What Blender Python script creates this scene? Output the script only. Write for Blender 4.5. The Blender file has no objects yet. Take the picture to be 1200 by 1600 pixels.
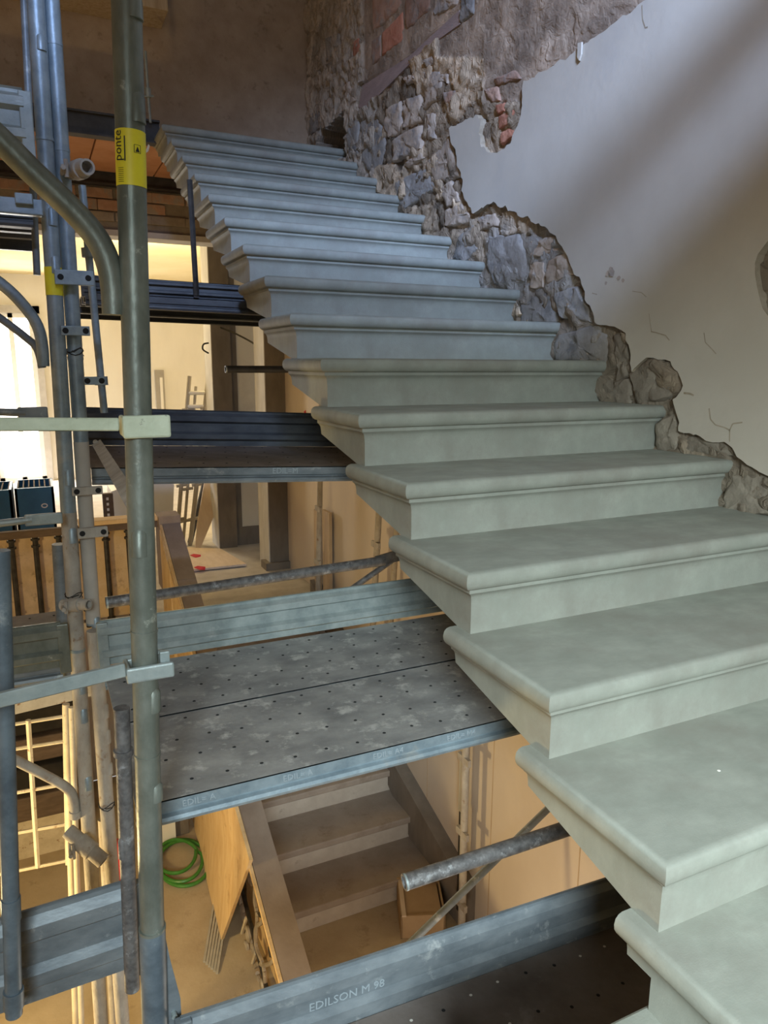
import bpy, bmesh, math, random
from mathutils import Vector, Matrix, noise
from mathutils.geometry import tessellate_polygon
random.seed(7)
SC = bpy.context.scene
COL = SC.collection

# ------------------------------------------------------------------ camera
CX = Vector((-0.8674, -0.428, 0.9693)); YAW, PITCH, ROLL, FPX = -0.444, 0.2005, 0.0048, 1133.6
_cy, _sy = math.cos(YAW), math.sin(YAW)
FWD = Vector((-_sy*math.cos(PITCH), _cy*math.cos(PITCH), -math.sin(PITCH)))
_r = Vector((_cy, _sy, 0)); _u = _r.cross(FWD)
RGT = _r*math.cos(ROLL) + _u*math.sin(ROLL); UPV = -_r*math.sin(ROLL) + _u*math.cos(ROLL)
cam = bpy.data.cameras.new('camera'); camo = bpy.data.objects.new('camera', cam); COL.objects.link(camo)
cam.sensor_fit = 'VERTICAL'; cam.sensor_height = 36.0; cam.lens = 36.0*FPX/1600.0
cam.clip_start = 0.02; cam.clip_end = 200
M = Matrix((RGT, UPV, -FWD)).transposed().to_4x4(); M.translation = CX; camo.matrix_world = M
SC.camera = camo
def at(x, y, ax, v):            # survey point: where the sight line through a photo pixel meets a known plane
    d = FWD + RGT*((x-600)/FPX) - UPV*((y-800)/FPX)
    return CX + d*((v-CX[ax])/d[ax])

# ------------------------------------------------------------------ world, lights, exposure
W = bpy.data.worlds.new('world'); SC.world = W; W.use_nodes = True
W.node_tree.nodes['Background'].inputs[0].default_value = (0.93, 0.95, 0.96, 1)
W.node_tree.nodes['Background'].inputs[1].default_value = 0.62
def area(name, loc, target, sx, sy, energy, color, spread=180):
    l = bpy.data.lights.new(name, 'AREA'); l.shape = 'RECTANGLE'; l.size = sx; l.size_y = sy
    l.energy = energy; l.color = color; l.spread = math.radians(spread)
    o = bpy.data.objects.new(name, l); COL.objects.link(o); o.location = loc
    o.rotation_euler = (Vector(target)-Vector(loc)).to_track_quat('-Z', 'Y').to_euler()
    return o
area('upper_window_light', (-1.2, -3.3, 4.55), (1.2, 1.6, 1.35), 1.1, 0.42, 84, (0.44, 0.61, 1.0), 48)
area('landing_window_light', (-1.4, -2.6, 1.75), (0.30, 0.45, -0.25), 1.2, 0.9, 33, (0.80, 0.95, 1.0), 54)
area('far_window_light', (-1.15, 12.8, 0.3), (0.2, 6.5, -0.2), 0.7, 2.2, 140, (1.0, 0.97, 0.92))
def point(name, loc, energy, color, rad=0.12):
    l = bpy.data.lights.new(name, 'POINT'); l.energy = energy; l.color = color; l.shadow_soft_size = rad
    o = bpy.data.objects.new(name, l); COL.objects.link(o); o.location = loc; return o
point('room_lamp_light', (0.3, 8.6, 1.75), 85, (1.0, 0.79, 0.42), 0.25)
point('room_lamp_light_far', (2.2, 8.6, 1.2), 30, (1.0, 0.82, 0.5), 0.25)
point('work_lamp_light', (-1.75, 2.25, -1.15), 92, (1.0, 0.74, 0.34), 0.10)
point('stair_foot_fill_light', (0.25, 1.5, -1.75), 17, (1.0, 0.88, 0.74), 0.15)  # added fill with no fixture, brightens the lower flight and cream wall
SC.view_settings.view_transform = 'Standard'; SC.view_settings.look = 'None'
SC.view_settings.gamma = 1.0; SC.view_settings.use_curve_mapping = False
SC.view_settings.exposure = 0.0

# ------------------------------------------------------------------ materials
MATS = {}
def mat(name, c1, c2=None, rough=0.7, metal=0.0, scale=8.0, stretch=(1,1,1), bump=0.0, bscale=60.0, c3=None, s3=3.0, lo=0.35, hi=0.65, rand=0.0, detail=6.0, emis=0.0, lo3=0.5, hi3=0.62):
    m = bpy.data.materials.new(name); m.use_nodes = True; nt = m.node_tree; N = nt.nodes; L = nt.links
    b = N['Principled BSDF']; b.inputs['Roughness'].default_value = rough; b.inputs['Metallic'].default_value = metal
    tc = N.new('ShaderNodeTexCoord'); mp = N.new('ShaderNodeMapping'); mp.inputs['Scale'].default_value = stretch
    L.new(tc.outputs['Object'], mp.inputs['Vector'])
    def rgb(c): return (c[0], c[1], c[2], 1)
    src = None
    if c2 is None:
        v = N.new('ShaderNodeRGB'); v.outputs[0].default_value = rgb(c1); src = v.outputs[0]
    else:
        n = N.new('ShaderNodeTexNoise'); n.inputs['Scale'].default_value = scale; n.inputs['Detail'].default_value = detail; n.inputs['Roughness'].default_value = 0.62
        L.new(mp.outputs[0], n.inputs['Vector'])
        r = N.new('ShaderNodeValToRGB'); r.color_ramp.elements[0].position = lo; r.color_ramp.elements[1].position = hi
        r.color_ramp.elements[0].color = rgb(c1); r.color_ramp.elements[1].color = rgb(c2)
        L.new(n.outputs['Fac'], r.inputs[0]); src = r.outputs[0]
    if c3 is not None:
        n = N.new('ShaderNodeTexNoise'); n.inputs['Scale'].default_value = s3; n.inputs['Detail'].default_value = 8; n.inputs['Roughness'].default_value = 0.7
        L.new(tc.outputs['Object'], n.inputs['Vector'])
        r = N.new('ShaderNodeValToRGB'); r.color_ramp.elements[0].position = lo3; r.color_ramp.elements[1].position = hi3
        L.new(n.outputs['Fac'], r.inputs[0])
        mx = N.new('ShaderNodeMixRGB'); mx.inputs['Color2'].default_value = rgb(c3)
        L.new(r.outputs[0], mx.inputs['Fac']); L.new(src, mx.inputs['Color1']); src = mx.outputs[0]
    if rand > 0:
        oi = N.new('ShaderNodeObjectInfo'); mr = N.new('ShaderNodeMapRange'); mr.inputs['To Min'].default_value = 1-rand; mr.inputs['To Max'].default_value = 1+rand
        L.new(oi.outputs['Random'], mr.inputs['Value'])
        hs = N.new('ShaderNodeHueSaturation'); L.new(mr.outputs[0], hs.inputs['Value']); L.new(src, hs.inputs['Color']); src = hs.outputs[0]
    L.new(src, b.inputs['Base Color'])
    if bump > 0:
        n = N.new('ShaderNodeTexNoise'); n.inputs['Scale'].default_value = bscale; n.inputs['Detail'].default_value = 5
        L.new(mp.outputs[0], n.inputs['Vector'])
        bp = N.new('ShaderNodeBump'); bp.inputs['Strength'].default_value = bump; bp.inputs['Distance'].default_value = 0.01
        L.new(n.outputs['Fac'], bp.inputs['Height']); L.new(bp.outputs[0], b.inputs['Normal'])
    if emis > 0:
        b.inputs['Emission Color'].default_value = rgb(c1); b.inputs['Emission Strength'].default_value = emis
    MATS[name] = m; return m
mat('stone', (0.235,0.245,0.205), (0.345,0.352,0.30), 0.66, 0, 7, (1,1.6,1), 0.07, 220, (0.245,0.238,0.20), 2.4, 0.28, 0.72, 0.04, lo3=0.45, hi3=0.63)
mat('plaster', (0.56,0.50,0.41), (0.63,0.57,0.475), 0.85, 0, 2.2, (1,1,1), 0.10, 40, (0.52,0.48,0.42), 1.2, lo3=0.56, hi3=0.75)
mat('plaster_edge', (0.36,0.29,0.20), (0.46,0.38,0.28), 0.95, 0, 20, (1,1,1), 0.4, 60)
mat('cream', (0.60,0.51,0.41), (0.68,0.59,0.48), 0.85, 0, 1.6, (1,1,0.5), 0.05, 30, (0.60,0.52,0.45), 0.9, lo3=0.5, hi3=0.7)
mat('brown_plaster', (0.40,0.29,0.20), (0.50,0.38,0.27), 0.9, 0, 5, (1,1,1), 0.25, 45, (0.29,0.21,0.145), 14, lo3=0.58, hi3=0.72)
mat('brick_red', (0.44,0.17,0.10), (0.54,0.25,0.16), 0.9, 0, 14, (1,1,1), 0.4, 70, rand=0.2)
mat('brick_brown', (0.36,0.21,0.145), (0.46,0.29,0.21), 0.9, 0, 12, (1,1,1), 0.4, 70, (0.33,0.28,0.24), 9, rand=0.15)
mat('stone_beige', (0.44,0.335,0.25), (0.60,0.48,0.37), 0.92, 0, 9, (1,1,1), 0.5, 55, (0.36,0.32,0.29), 7, rand=0.12)
mat('mortar_grey', (0.28,0.25,0.22), (0.42,0.385,0.345), 0.95, 0, 10, (1,1,1), 0.5, 60, (0.20,0.19,0.18), 5, rand=0.1)
mat('mortar_brown', (0.23,0.19,0.145), (0.31,0.265,0.205), 0.95, 0, 10, (1,1,1), 0.5, 60, rand=0.1)
mat('band_mauve', (0.33,0.245,0.22), (0.42,0.31,0.28), 0.9, 0, 10, (1,1,3), 0.3, 60, (0.36,0.33,0.30), 16, lo3=0.6, hi3=0.7)
mat('galv', (0.27,0.32,0.32), (0.42,0.47,0.46), 0.5, 0.35, 14, (1,1,1), 0.08, 120, (0.52,0.55,0.53), 9, lo3=0.62, hi3=0.72)
mat('galv_blue', (0.22,0.28,0.32), (0.34,0.41,0.45), 0.45, 0.4, 18, (1,1,1), 0.08, 120, (0.42,0.42,0.40), 8, lo3=0.6, hi3=0.75)
mat('galv_green', (0.145,0.16,0.135), (0.25,0.27,0.235), 0.42, 0.4, 16, (1,1,0.6), 0.08, 120, (0.52,0.54,0.47), 13, lo3=0.62, hi3=0.7)
mat('clamp', (0.52,0.57,0.42), (0.66,0.71,0.55), 0.6, 0.1, 20, (1,1,1), 0.15, 90, (0.25,0.26,0.2), 40, lo3=0.64, hi3=0.7)
mat('dusty_tube', (0.34,0.30,0.25), (0.48,0.44,0.38), 0.85, 0.05, 18, (1,1,0.6), 0.25, 90, (0.26,0.17,0.10), 20, lo3=0.6, hi3=0.7)
mat('dark_tube', (0.09,0.085,0.085), (0.20,0.19,0.185), 0.6, 0.3, 40, (1,1,1), 0.2, 120, (0.36,0.36,0.36), 22, lo3=0.56, hi3=0.66)
mat('dark_steel', (0.035,0.036,0.042), (0.06,0.06,0.068), 0.5, 0.3, 12)
mat('deck', (0.19,0.19,0.19), (0.38,0.375,0.36), 0.6, 0.15, 7, (0.7,1,1), 0.12, 80, (0.56,0.55,0.52), 14, lo=0.3, hi=0.62, lo3=0.54, hi3=0.66)
mat('deck_dark', (0.15,0.12,0.10), (0.22,0.185,0.165), 0.75, 0.1, 7, (1,1,1), 0.1, 80, (0.26,0.23,0.21), 9, lo3=0.58, hi3=0.68)
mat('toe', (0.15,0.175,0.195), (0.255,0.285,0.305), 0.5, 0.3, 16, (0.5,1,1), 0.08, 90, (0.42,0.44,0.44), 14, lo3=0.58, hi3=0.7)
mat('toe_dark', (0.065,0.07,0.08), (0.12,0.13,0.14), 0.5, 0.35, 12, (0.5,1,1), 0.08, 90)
mat('hole', (0.02,0.02,0.02), rough=1)
mat('white_dot', (0.75,0.72,0.65), rough=0.8)
mat('stamp', (0.36,0.41,0.44), rough=0.55, metal=0.2)
mat('yellow_label', (0.90,0.78,0.03), (0.84,0.70,0.03), 0.5, 0, 30)
mat('black_ink', (0.02,0.02,0.02), rough=0.6)
mat('terracotta', (0.46,0.22,0.12), (0.54,0.28,0.17), 0.85, 0, 6, (1,1,1), 0.1, 50, rand=0.08)
mat('concrete', (0.42,0.38,0.33), (0.53,0.49,0.43), 0.9, 0, 5, (1,1,1), 0.15, 60)
mat('floor_low', (0.42,0.33,0.21), (0.52,0.42,0.28), 0.9, 0, 3, (1,1,1), 0.15, 60, (0.36,0.28,0.18), 8, lo3=0.58, hi3=0.7)
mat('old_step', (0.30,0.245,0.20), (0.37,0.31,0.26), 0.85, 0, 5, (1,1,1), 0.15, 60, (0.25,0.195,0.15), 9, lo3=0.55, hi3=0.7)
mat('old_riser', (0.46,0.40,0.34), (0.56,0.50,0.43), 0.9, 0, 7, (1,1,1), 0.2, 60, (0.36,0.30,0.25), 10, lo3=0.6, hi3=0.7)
mat('rail_dust', (0.27,0.21,0.165), (0.34,0.27,0.215), 0.9, 0, 7, (1,1,1), 0.1, 60)
mat('osb', (0.70,0.48,0.24), (0.80,0.60,0.34), 0.8, 0, 6, (1,4,1), 0.1, 50, (0.48,0.30,0.15), 6, lo3=0.58, hi3=0.72)
mat('osb_rough', (0.58,0.42,0.26), (0.72,0.54,0.35), 0.9, 0, 10, (1,1,1), 0.3, 40, (0.30,0.21,0.13), 9, lo3=0.55, hi3=0.68)
mat('timber', (0.42,0.30,0.18), (0.55,0.42,0.28), 0.8, 0, 6, (6,6,0.6), 0.1, 40)
mat('timber_dark', (0.10,0.07,0.05), (0.15,0.105,0.075), 0.8, 0, 8, (1,1,4))
mat('ply', (0.62,0.49,0.36), (0.70,0.57,0.44), 0.8, 0, 5, (4,1,1))
mat('iron', (0.025,0.024,0.022), (0.06,0.055,0.05), 0.55, 0.4, 20)
mat('iron_grey', (0.34,0.30,0.24), (0.50,0.44,0.36), 0.6, 0.3, 20)
mat('hose', (0.045,0.20,0.03), (0.065,0.26,0.045), 0.4, 0, 20)
mat('blue', (0.02,0.115,0.22), (0.03,0.15,0.28), 0.45, 0, 6)
mat('red', (0.60,0.02,0.04), (0.70,0.04,0.06), 0.5, 0, 9)
mat('room_wall', (0.72,0.66,0.54), (0.80,0.74,0.62), 0.9, 0, 1.5, (1,1,0.3), 0.05, 20, (0.62,0.56,0.47), 1.4, lo3=0.55, hi3=0.75)
mat('room_ceiling', (0.80,0.66,0.36), (0.86,0.73,0.44), 0.9, 0, 2)  # warm lamp glow put into the ceiling colour
mat('room_white', (0.74,0.72,0.69), (0.82,0.80,0.77), 0.9, 0, 1.5, (1,1,0.4), 0.05, 20)
mat('pier', (0.16,0.135,0.11), (0.22,0.19,0.16), 0.85, 0, 7, (1,1,0.4), 0.1, 40)
mat('pier_lit', (0.52,0.51,0.50), (0.66,0.65,0.63), 0.9, 0, 12, (1,1,0.3), 0.3, 60)  # pier stone with window light painted in
mat('ledge', (0.44,0.42,0.40), (0.54,0.52,0.50), 0.9, 0, 6)
mat('frame_white', (0.75,0.75,0.73), (0.80,0.80,0.78), 0.6, 0, 5)
mat('sky_pane', (1.0,0.98,0.95), rough=0.3, emis=3.2)
mat('carton', (0.40,0.27,0.15), (0.48,0.34,0.20), 0.9, 0, 6)
mat('grille', (0.58,0.50,0.36), (0.70,0.62,0.47), 0.75, 0.1, 18, c3=(0.32,0.17,0.08), s3=26, lo3=0.6, hi3=0.68)
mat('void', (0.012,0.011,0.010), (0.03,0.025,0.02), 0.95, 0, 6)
mat('ceiling_grey', (0.34,0.32,0.30), (0.42,0.40,0.37), 0.9, 0, 4)
mat('reed', (0.36,0.33,0.27), (0.44,0.41,0.34), 0.9, 0, 14, (1,1,0.3))
mat('socket', (0.10,0.13,0.16), (0.19,0.24,0.28), 0.5, 0.3, 14, c3=(0.34,0.38,0.40), s3=10, lo3=0.6, hi3=0.7)
# masonry uses a colour attribute: which patches are lime, mortar or brick dust
m = mat('masonry', (1,1,1), None, 0.95)  # vertex coloured
nt = m.node_tree; N = nt.nodes; L = nt.links; b = N['Principled BSDF']
ca = N.new('ShaderNodeVertexColor'); ca.layer_name = 'Col'
n = N.new('ShaderNodeTexNoise'); n.inputs['Scale'].default_value = 28; n.inputs['Detail'].default_value = 8; n.inputs['Roughness'].default_value = 0.7
r = N.new('ShaderNodeValToRGB'); r.color_ramp.elements[0].position = 0.33; r.color_ramp.elements[1].position = 0.7
r.color_ramp.elements[0].color = (0.55,0.53,0.51,1); r.color_ramp.elements[1].color = (1.2,1.18,1.15,1)
mx = N.new('ShaderNodeMixRGB'); mx.blend_type = 'MULTIPLY'; mx.inputs['Fac'].default_value = 0.85
L.new(n.outputs['Fac'], r.inputs[0]); L.new(ca.outputs[0], mx.inputs['Color1']); L.new(r.outputs[0], mx.inputs['Color2']); L.new(mx.outputs[0], b.inputs['Base Color'])
bp = N.new('ShaderNodeBump'); bp.inputs['Strength'].default_value = 0.9; bp.inputs['Distance'].default_value = 0.015
n2 = N.new('ShaderNodeTexNoise'); n2.inputs['Scale'].default_value = 70; n2.inputs['Detail'].default_value = 6
L.new(n2.outputs['Fac'], bp.inputs['Height']); L.new(bp.outputs[0], b.inputs['Normal'])

# ------------------------------------------------------------------ helpers
OFF = {}
def new(): return bmesh.new()
def link(name, me, parent=None):
    o = bpy.data.objects.new(name, me); COL.objects.link(o)
    if parent is not None: o.parent = parent
    return o
def obj(name, bm, mt, parent=None, smooth=False):
    bmesh.ops.remove_doubles(bm, verts=bm.verts[:], dist=1e-6) if False else None
    bmesh.ops.recalc_face_normals(bm, faces=bm.faces[:])
    off = OFF.get(parent.name, Vector((0,0,0))) if parent is not None else Vector((0,0,0))
    if off.length > 0: bmesh.ops.translate(bm, verts=bm.verts[:], vec=-off)
    me = bpy.data.meshes.new(name); bm.to_mesh(me); bm.free()
    if smooth:
        for p in me.polygons: p.use_smooth = True
        try: me.set_sharp_from_angle(angle=math.radians(40))
        except Exception: pass
    me.materials.append(MATS[mt])
    o = link(name, me, parent); OFF[o.name] = off
    return o
def thing(name, label, cat, loc=(0,0,0), group=None):
    o = bpy.data.objects.new(name, None); COL.objects.link(o); o.location = loc; o.empty_display_size = 0.05
    OFF[o.name] = Vector(loc); o['label'] = label; o['category'] = cat
    if group: o['group'] = group
    return o
def tag(o, label, cat, group=None):
    o['label'] = label; o['category'] = cat
    if group: o['group'] = group
    return o
def struct(name, bm, mt, smooth=False, label=None):
    o = obj(name, bm, mt, None, smooth); o['kind'] = 'structure'
    if label: o['label'] = label
    return o
def box(bm, lo, hi, rot=None, piv=None):
    lo = Vector(lo); hi = Vector(hi); c = (lo+hi)/2; s = hi-lo
    mtx = Matrix.Translation(c) @ Matrix.Diagonal((s.x, s.y, s.z, 1))
    r = bmesh.ops.create_cube(bm, size=1, matrix=mtx)
    if rot is not None: bmesh.ops.rotate(bm, verts=r['verts'], cent=piv or c, matrix=rot)
    return r['verts']
def bbox(bm, lo, hi, bev=0.004):
    b2 = bmesh.new(); box(b2, lo, hi)
    bmesh.ops.bevel(b2, geom=b2.edges[:], offset=bev, segments=2, affect='EDGES', profile=0.5)
    merge(bm, b2)
def merge(bm, b2):
    vm = {}
    for v in b2.verts: vm[v] = bm.verts.new(v.co)
    for f in b2.faces:
        try: bm.faces.new([vm[v] for v in f.verts])
        except ValueError: pass
    b2.free()
def frame_for(d):
    d = d.normalized(); a = Vector((0,0,1)) if abs(d.z) < 0.9 else Vector((1,0,0))
    s = d.cross(a).normalized(); return s, d.cross(s).normalized()
def path(bm, pts, rad, n=14, cap=True, hollow=0.0):
    pts = [Vector(p) for p in pts]; rads = rad if isinstance(rad, (list, tuple)) else [rad]*len(pts)
    rings = []; s = None
    for i, p in enumerate(pts):
        d = (pts[min(i+1, len(pts)-1)] - pts[max(i-1, 0)]).normalized()
        if s is None: s, t = frame_for(d)
        else:
            s = (s - d*s.dot(d)).normalized(); t = d.cross(s).normalized()
        rings.append([bm.verts.new(p + (s*math.cos(2*math.pi*k/n) + t*math.sin(2*math.pi*k/n))*rads[i]) for k in range(n)])
    for a, b in zip(rings, rings[1:]):
        for k in range(n): bm.faces.new((a[k], a[(k+1) % n], b[(k+1) % n], b[k]))
    if hollow > 0:
        for ring, p, q in ((rings[0], pts[0], pts[1]), (rings[-1], pts[-1], pts[-2])):
            dd = (q-p).normalized()
            inn = [bm.verts.new(p + (v.co-p)*hollow) for v in ring]
            dep = [bm.verts.new(v.co + dd*min(0.06, (q-p).length*0.4)) for v in inn]
            for k in range(n):
                bm.faces.new((ring[k], ring[(k+1) % n], inn[(k+1) % n], inn[k]))
                bm.faces.new((inn[k], inn[(k+1) % n], dep[(k+1) % n], dep[k]))
            bm.faces.new(dep)
    elif cap:
        bm.faces.new(rings[0]); bm.faces.new(rings[-1])
def smoothpts(P, k=6):
    P = [Vector(p) for p in P]; out = []
    for i in range(len(P)-1):
        a = P[max(i-1,0)]; b = P[i]; c = P[i+1]; d = P[min(i+2,len(P)-1)]
        for j in range(k):
            t = j/k; out.append(0.5*((2*b) + (c-a)*t + (2*a-5*b+4*c-d)*t*t + (3*b-a-3*c+d)*t**3))
    out.append(P[-1]); return out
def prism(bm, prof, a, b):
    # prof: closed list of vectors added to a and to b
    A = [bm.verts.new(Vector(a)+Vector(p)) for p in prof]; B = [bm.verts.new(Vector(b)+Vector(p)) for p in prof]
    n = len(prof)
    for k in range(n): bm.faces.new((A[k], A[(k+1) % n], B[(k+1) % n], B[k]))
    tri = tessellate_polygon([[Vector(p) for p in prof]])
    for t in tri:
        bm.faces.new([A[i] for i in t]); bm.faces.new([B[i] for i in t])
def slab(bm, poly, off):
    # polygon (3D points) thickened by the vector off
    P = [Vector(p) for p in poly]; off = Vector(off)
    A = [bm.verts.new(p) for p in P]; B = [bm.verts.new(p+off) for p in P]
    n = len(P)
    for k in range(n): bm.faces.new((A[k], A[(k+1) % n], B[(k+1) % n], B[k]))
    for t in tessellate_polygon([P]):
        bm.faces.new([A[i] for i in t]); bm.faces.new([B[i] for i in t])
def text(name, body, mt, parent, origin, xdir, ydir, size, depth=0.0006, align='LEFT'):
    cu = bpy.data.curves.new(name, 'FONT'); cu.body = body; cu.size = size; cu.extrude = depth; cu.align_x = align
    cu.resolution_u = 2
    o = bpy.data.objects.new(name+'_tmp', cu); COL.objects.link(o)
    dg = bpy.context.evaluated_depsgraph_get(); me = bpy.data.meshes.new_from_object(o.evaluated_get(dg))
    bpy.data.objects.remove(o)
    x = Vector(xdir).normalized(); y = Vector(ydir); y = (y - x*y.dot(x)).normalized(); z = x.cross(y)
    mtx = Matrix((x, y, z)).transposed().to_4x4(); mtx.translation = Vector(origin) - OFF.get(parent.name, Vector((0,0,0)))
    me.transform(mtx); me.materials.clear(); me.materials.append(MATS[mt])
    p = link(name, me, parent); OFF[p.name] = OFF.get(parent.name, Vector((0,0,0))); return p

# ------------------------------------------------------------------ dimensions
H, D = 0.165, 0.3156; OV = 0.038; TD = 0.4188; WX = 1.235
ZF, ZL = -2.3, -0.98            # lower floor, middle landing
LY = 3.10                       # first riser of the lower flight

# ================================================================== SETTING
bm = new(); box(bm, (-3.3,-3.6,ZF-0.2), (1.5,5.3,ZF)); struct('floor', bm, 'floor_low')
bm = new(); box(bm, (-3.3,5.33,ZL-0.25), (3.2,13.2,ZL)); struct('floor_landing', bm, 'concrete')
bm = new(); box(bm, (-3.5,-3.6,ZF), (-3.3,13.2,5.2)); struct('wall_left', bm, 'cream')
bm = new(); box(bm, (-3.3,-3.8,ZF), (1.5,-3.6,2.7)); struct('wall_rear', bm, 'cream')
# upper floor slab over the photographer: shades the near part of the right wall
bm = new(); box(bm, (-3.3,-3.6,2.62), (1.24,-0.55,2.86)); struct('ceiling_slab', bm, 'ceiling_grey')
bm = new(); box(bm, (-3.3,-0.62,2.98), (1.2,-0.58,3.14)); obj('shadow_board', bm, 'timber', bpy.data.objects['ceiling_slab'])  # unseen board added to cast a darker band on the right wall
bm = new(); box(bm, (-3.5,-3.6,5.2), (1.75,5.6,5.4)); struct('ceiling', bm, 'room_white')
# right wall core with the cream face below the stairs
bm = new()
box(bm, (1.52,-3.6,ZF), (1.75,6.5,5.2))
wall_r = struct('wall_right', bm, 'cream')
def sline(y): return (y-OV)/D*H        # height of the tread line
bm = new(); slab(bm, [(1.24,-3.5,ZF),(1.24,6.3,ZF),(1.24,6.3,2.2),(1.24,4.9,2.2),(1.24,0.6,-0.02),(1.24,-3.5,-0.3)], (0.03,0,0))
obj('cream_render', bm, 'cream', wall_r)

# --- broken outline of the plaster skin, needed first
EDGE = [(1040,-22),(1010,0),(985,17),(960,35),(930,58),(905,77),(880,92),(860,106),(838,117),(818,126),(816,150),(813,180),(805,205),(797,225),(780,236),(765,238),(752,230),(748,210),(752,185),(745,180),(733,183),(715,195),(701,202),(703,217),(712,240),(716,262),(723,280),(721,300),(730,320),(740,334),(752,326),(762,319),(775,318),(790,327),(808,333),(835,345),(858,360),(870,375),(882,390),(890,415),(897,428),(906,432),(912,450),(914,468),(924,488),(938,508),(948,512),(962,510),(975,520),(983,535),(984,560),(988,582),(998,568),(1010,560),(1025,559),(1045,566),(1060,582),(1068,602),(1060,616),(1051,624),(1055,642),(1062,660),(1060,674),(1075,676),(1095,682),(1112,690),(1132,688),(1142,695),(1152,712),(1166,726),(1185,738),(1205,746)]
PX = 1.214
pts = [at(x, y, 0, PX) for x, y in EDGE]
rag = []
for a, b in zip(pts, pts[1:]):
    n_ = max(2, int((b-a).length/0.018))
    for k in range(n_):
        p = a.lerp(b, k/n_); q = 0.014*noise.fractal(p*22, 1, 2, 3)
        rag.append(Vector((PX, p.y+q, p.z+0.014*noise.fractal(p*22+Vector((5,5,5)), 1, 2, 3))))
rag.append(pts[-1])
lp = pts[-1]
outer = rag + [Vector((PX,0.35,0.22)), Vector((PX,-0.4,-0.05)), Vector((PX,-3.5,-0.05)), Vector((PX,-3.5,4.8)), Vector((PX, pts[0].y+0.4, 4.8)), Vector((PX, pts[0].y+0.25, 4.2))]
OUT2 = [(p.y, p.z) for p in pts] + [(p.y, p.z) for p in outer[len(rag):]]
def inpoly(y, z):
    ins = False; j = len(OUT2)-1
    for i in range(len(OUT2)):
        yi, zi = OUT2[i]; yj, zj = OUT2[j]
        if (zi > z) != (zj > z) and y < (yj-yi)*(z-zi)/(zj-zi)+yi: ins = not ins
        j = i
    return ins
# --- rough masonry face (displaced sheet)
def fbm(p, o=4): return noise.fractal(p, 1.0, 2.0, o)
def px2(w):
    q = Vector(w)-CX; z = q.dot(FWD); return 600+FPX*q.dot(RGT)/z, 800-FPX*q.dot(UPV)/z
BAND = [(480+x/3.0, y/3.0) for x, y in [(240,500),(258,402),(480,262),(712,48),(716,112),(540,238),(262,520)]]
def band_in(x, y):
    ins = False; j = len(BAND)-1
    for i in range(len(BAND)):
        xi, yi = BAND[i]; xj, yj = BAND[j]
        if (yi > y) != (yj > y) and x < (xj-xi)*(y-yi)/(yj-yi)+xi: ins = not ins
        j = i
    return ins
bm = new(); cl = bm.verts.layers.float_color.new('Col')
ny, nz, st = 425, 350, 0.0125; y0, z0 = 0.12, -0.12
G = {}
for i in range(ny):
    y = y0+i*st
    for j in range(nz):
        z = z0+j*st
        if z < sline(y)-0.28 or y > 5.43: continue
        p = Vector((0, y, z))
        pw = p + 0.05*Vector((0, fbm(p*5, 2), fbm(p*5+Vector((9,3,1)), 2)))
        dist, pts = noise.voronoi(Vector((0, pw.y*4.2, pw.z*6.0)))
        edge = dist[1]-dist[0]
        blk = min(1.0, edge/0.22)
        tone = noise.cell(pts[0]*7.1)
        rough = fbm(p*9, 5)
        d = 0.012*blk + 0.020*rough + 0.010*fbm(p*24, 4) + 0.008*tone
        X, Yp = px2((1.25, y, z))
        grey = 0.0
        if X > 690 and Yp > 340: grey = min(1, max(0, 0.35+1.2*fbm(p*3.2, 3)))
        if X > 940: grey = 0.0
        if X < 590 and Yp < 235 and X > 480: d += 0.010
        upper = (X > 572 and Yp < 160-(X-572)*0.97) or (X > 760 and Yp < 160) or (X > 690 and Yp < 90)
        d += 0.008
        if upper: d = 0.25*d + 0.007
        if band_in(X, Yp): d = min(d, 0.008)
        d = max(-0.028, min(0.05, d))
        # the hole beside the top step
        if inpoly(y, z): d = min(d, 0.012)
        if 500+6*rough < X < 543+6*rough and 214-(X-500)*0.88+12*rough < Yp < 246: d = -0.24
        v = bm.verts.new((1.25-d, y, z))
        lime = Vector((0.66,0.50,0.34))*(0.8+0.5*tone) ; lime = lime*(0.9+0.35*fbm(p*13, 3))
        gm = Vector((0.46,0.43,0.39))
        bd = Vector((0.29,0.24,0.18))
        c = lime.lerp(gm, grey)
        if X > 940: c = bd.lerp(lime, max(0, min(1, fbm(p*4, 2)*0.5)))
        if X < 590: c = c.lerp(Vector((0.56,0.48,0.39)), 0.7)
        if upper: c = Vector((0.47,0.355,0.26))*(0.9+0.4*fbm(p*6, 4))
        v[cl] = (max(0.02,c.x), max(0.02,c.y), max(0.02,c.z), 1)
        G[i,j] = v
for (i,j), v in G.items():
    q = [G.get((i+1,j)), G.get((i+1,j+1)), G.get((i,j+1))]
    if all(q): bm.faces.new((v, q[0], q[1], q[2]))
mas = obj('masonry_face', bm, 'masonry', wall_r, smooth=True)


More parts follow.
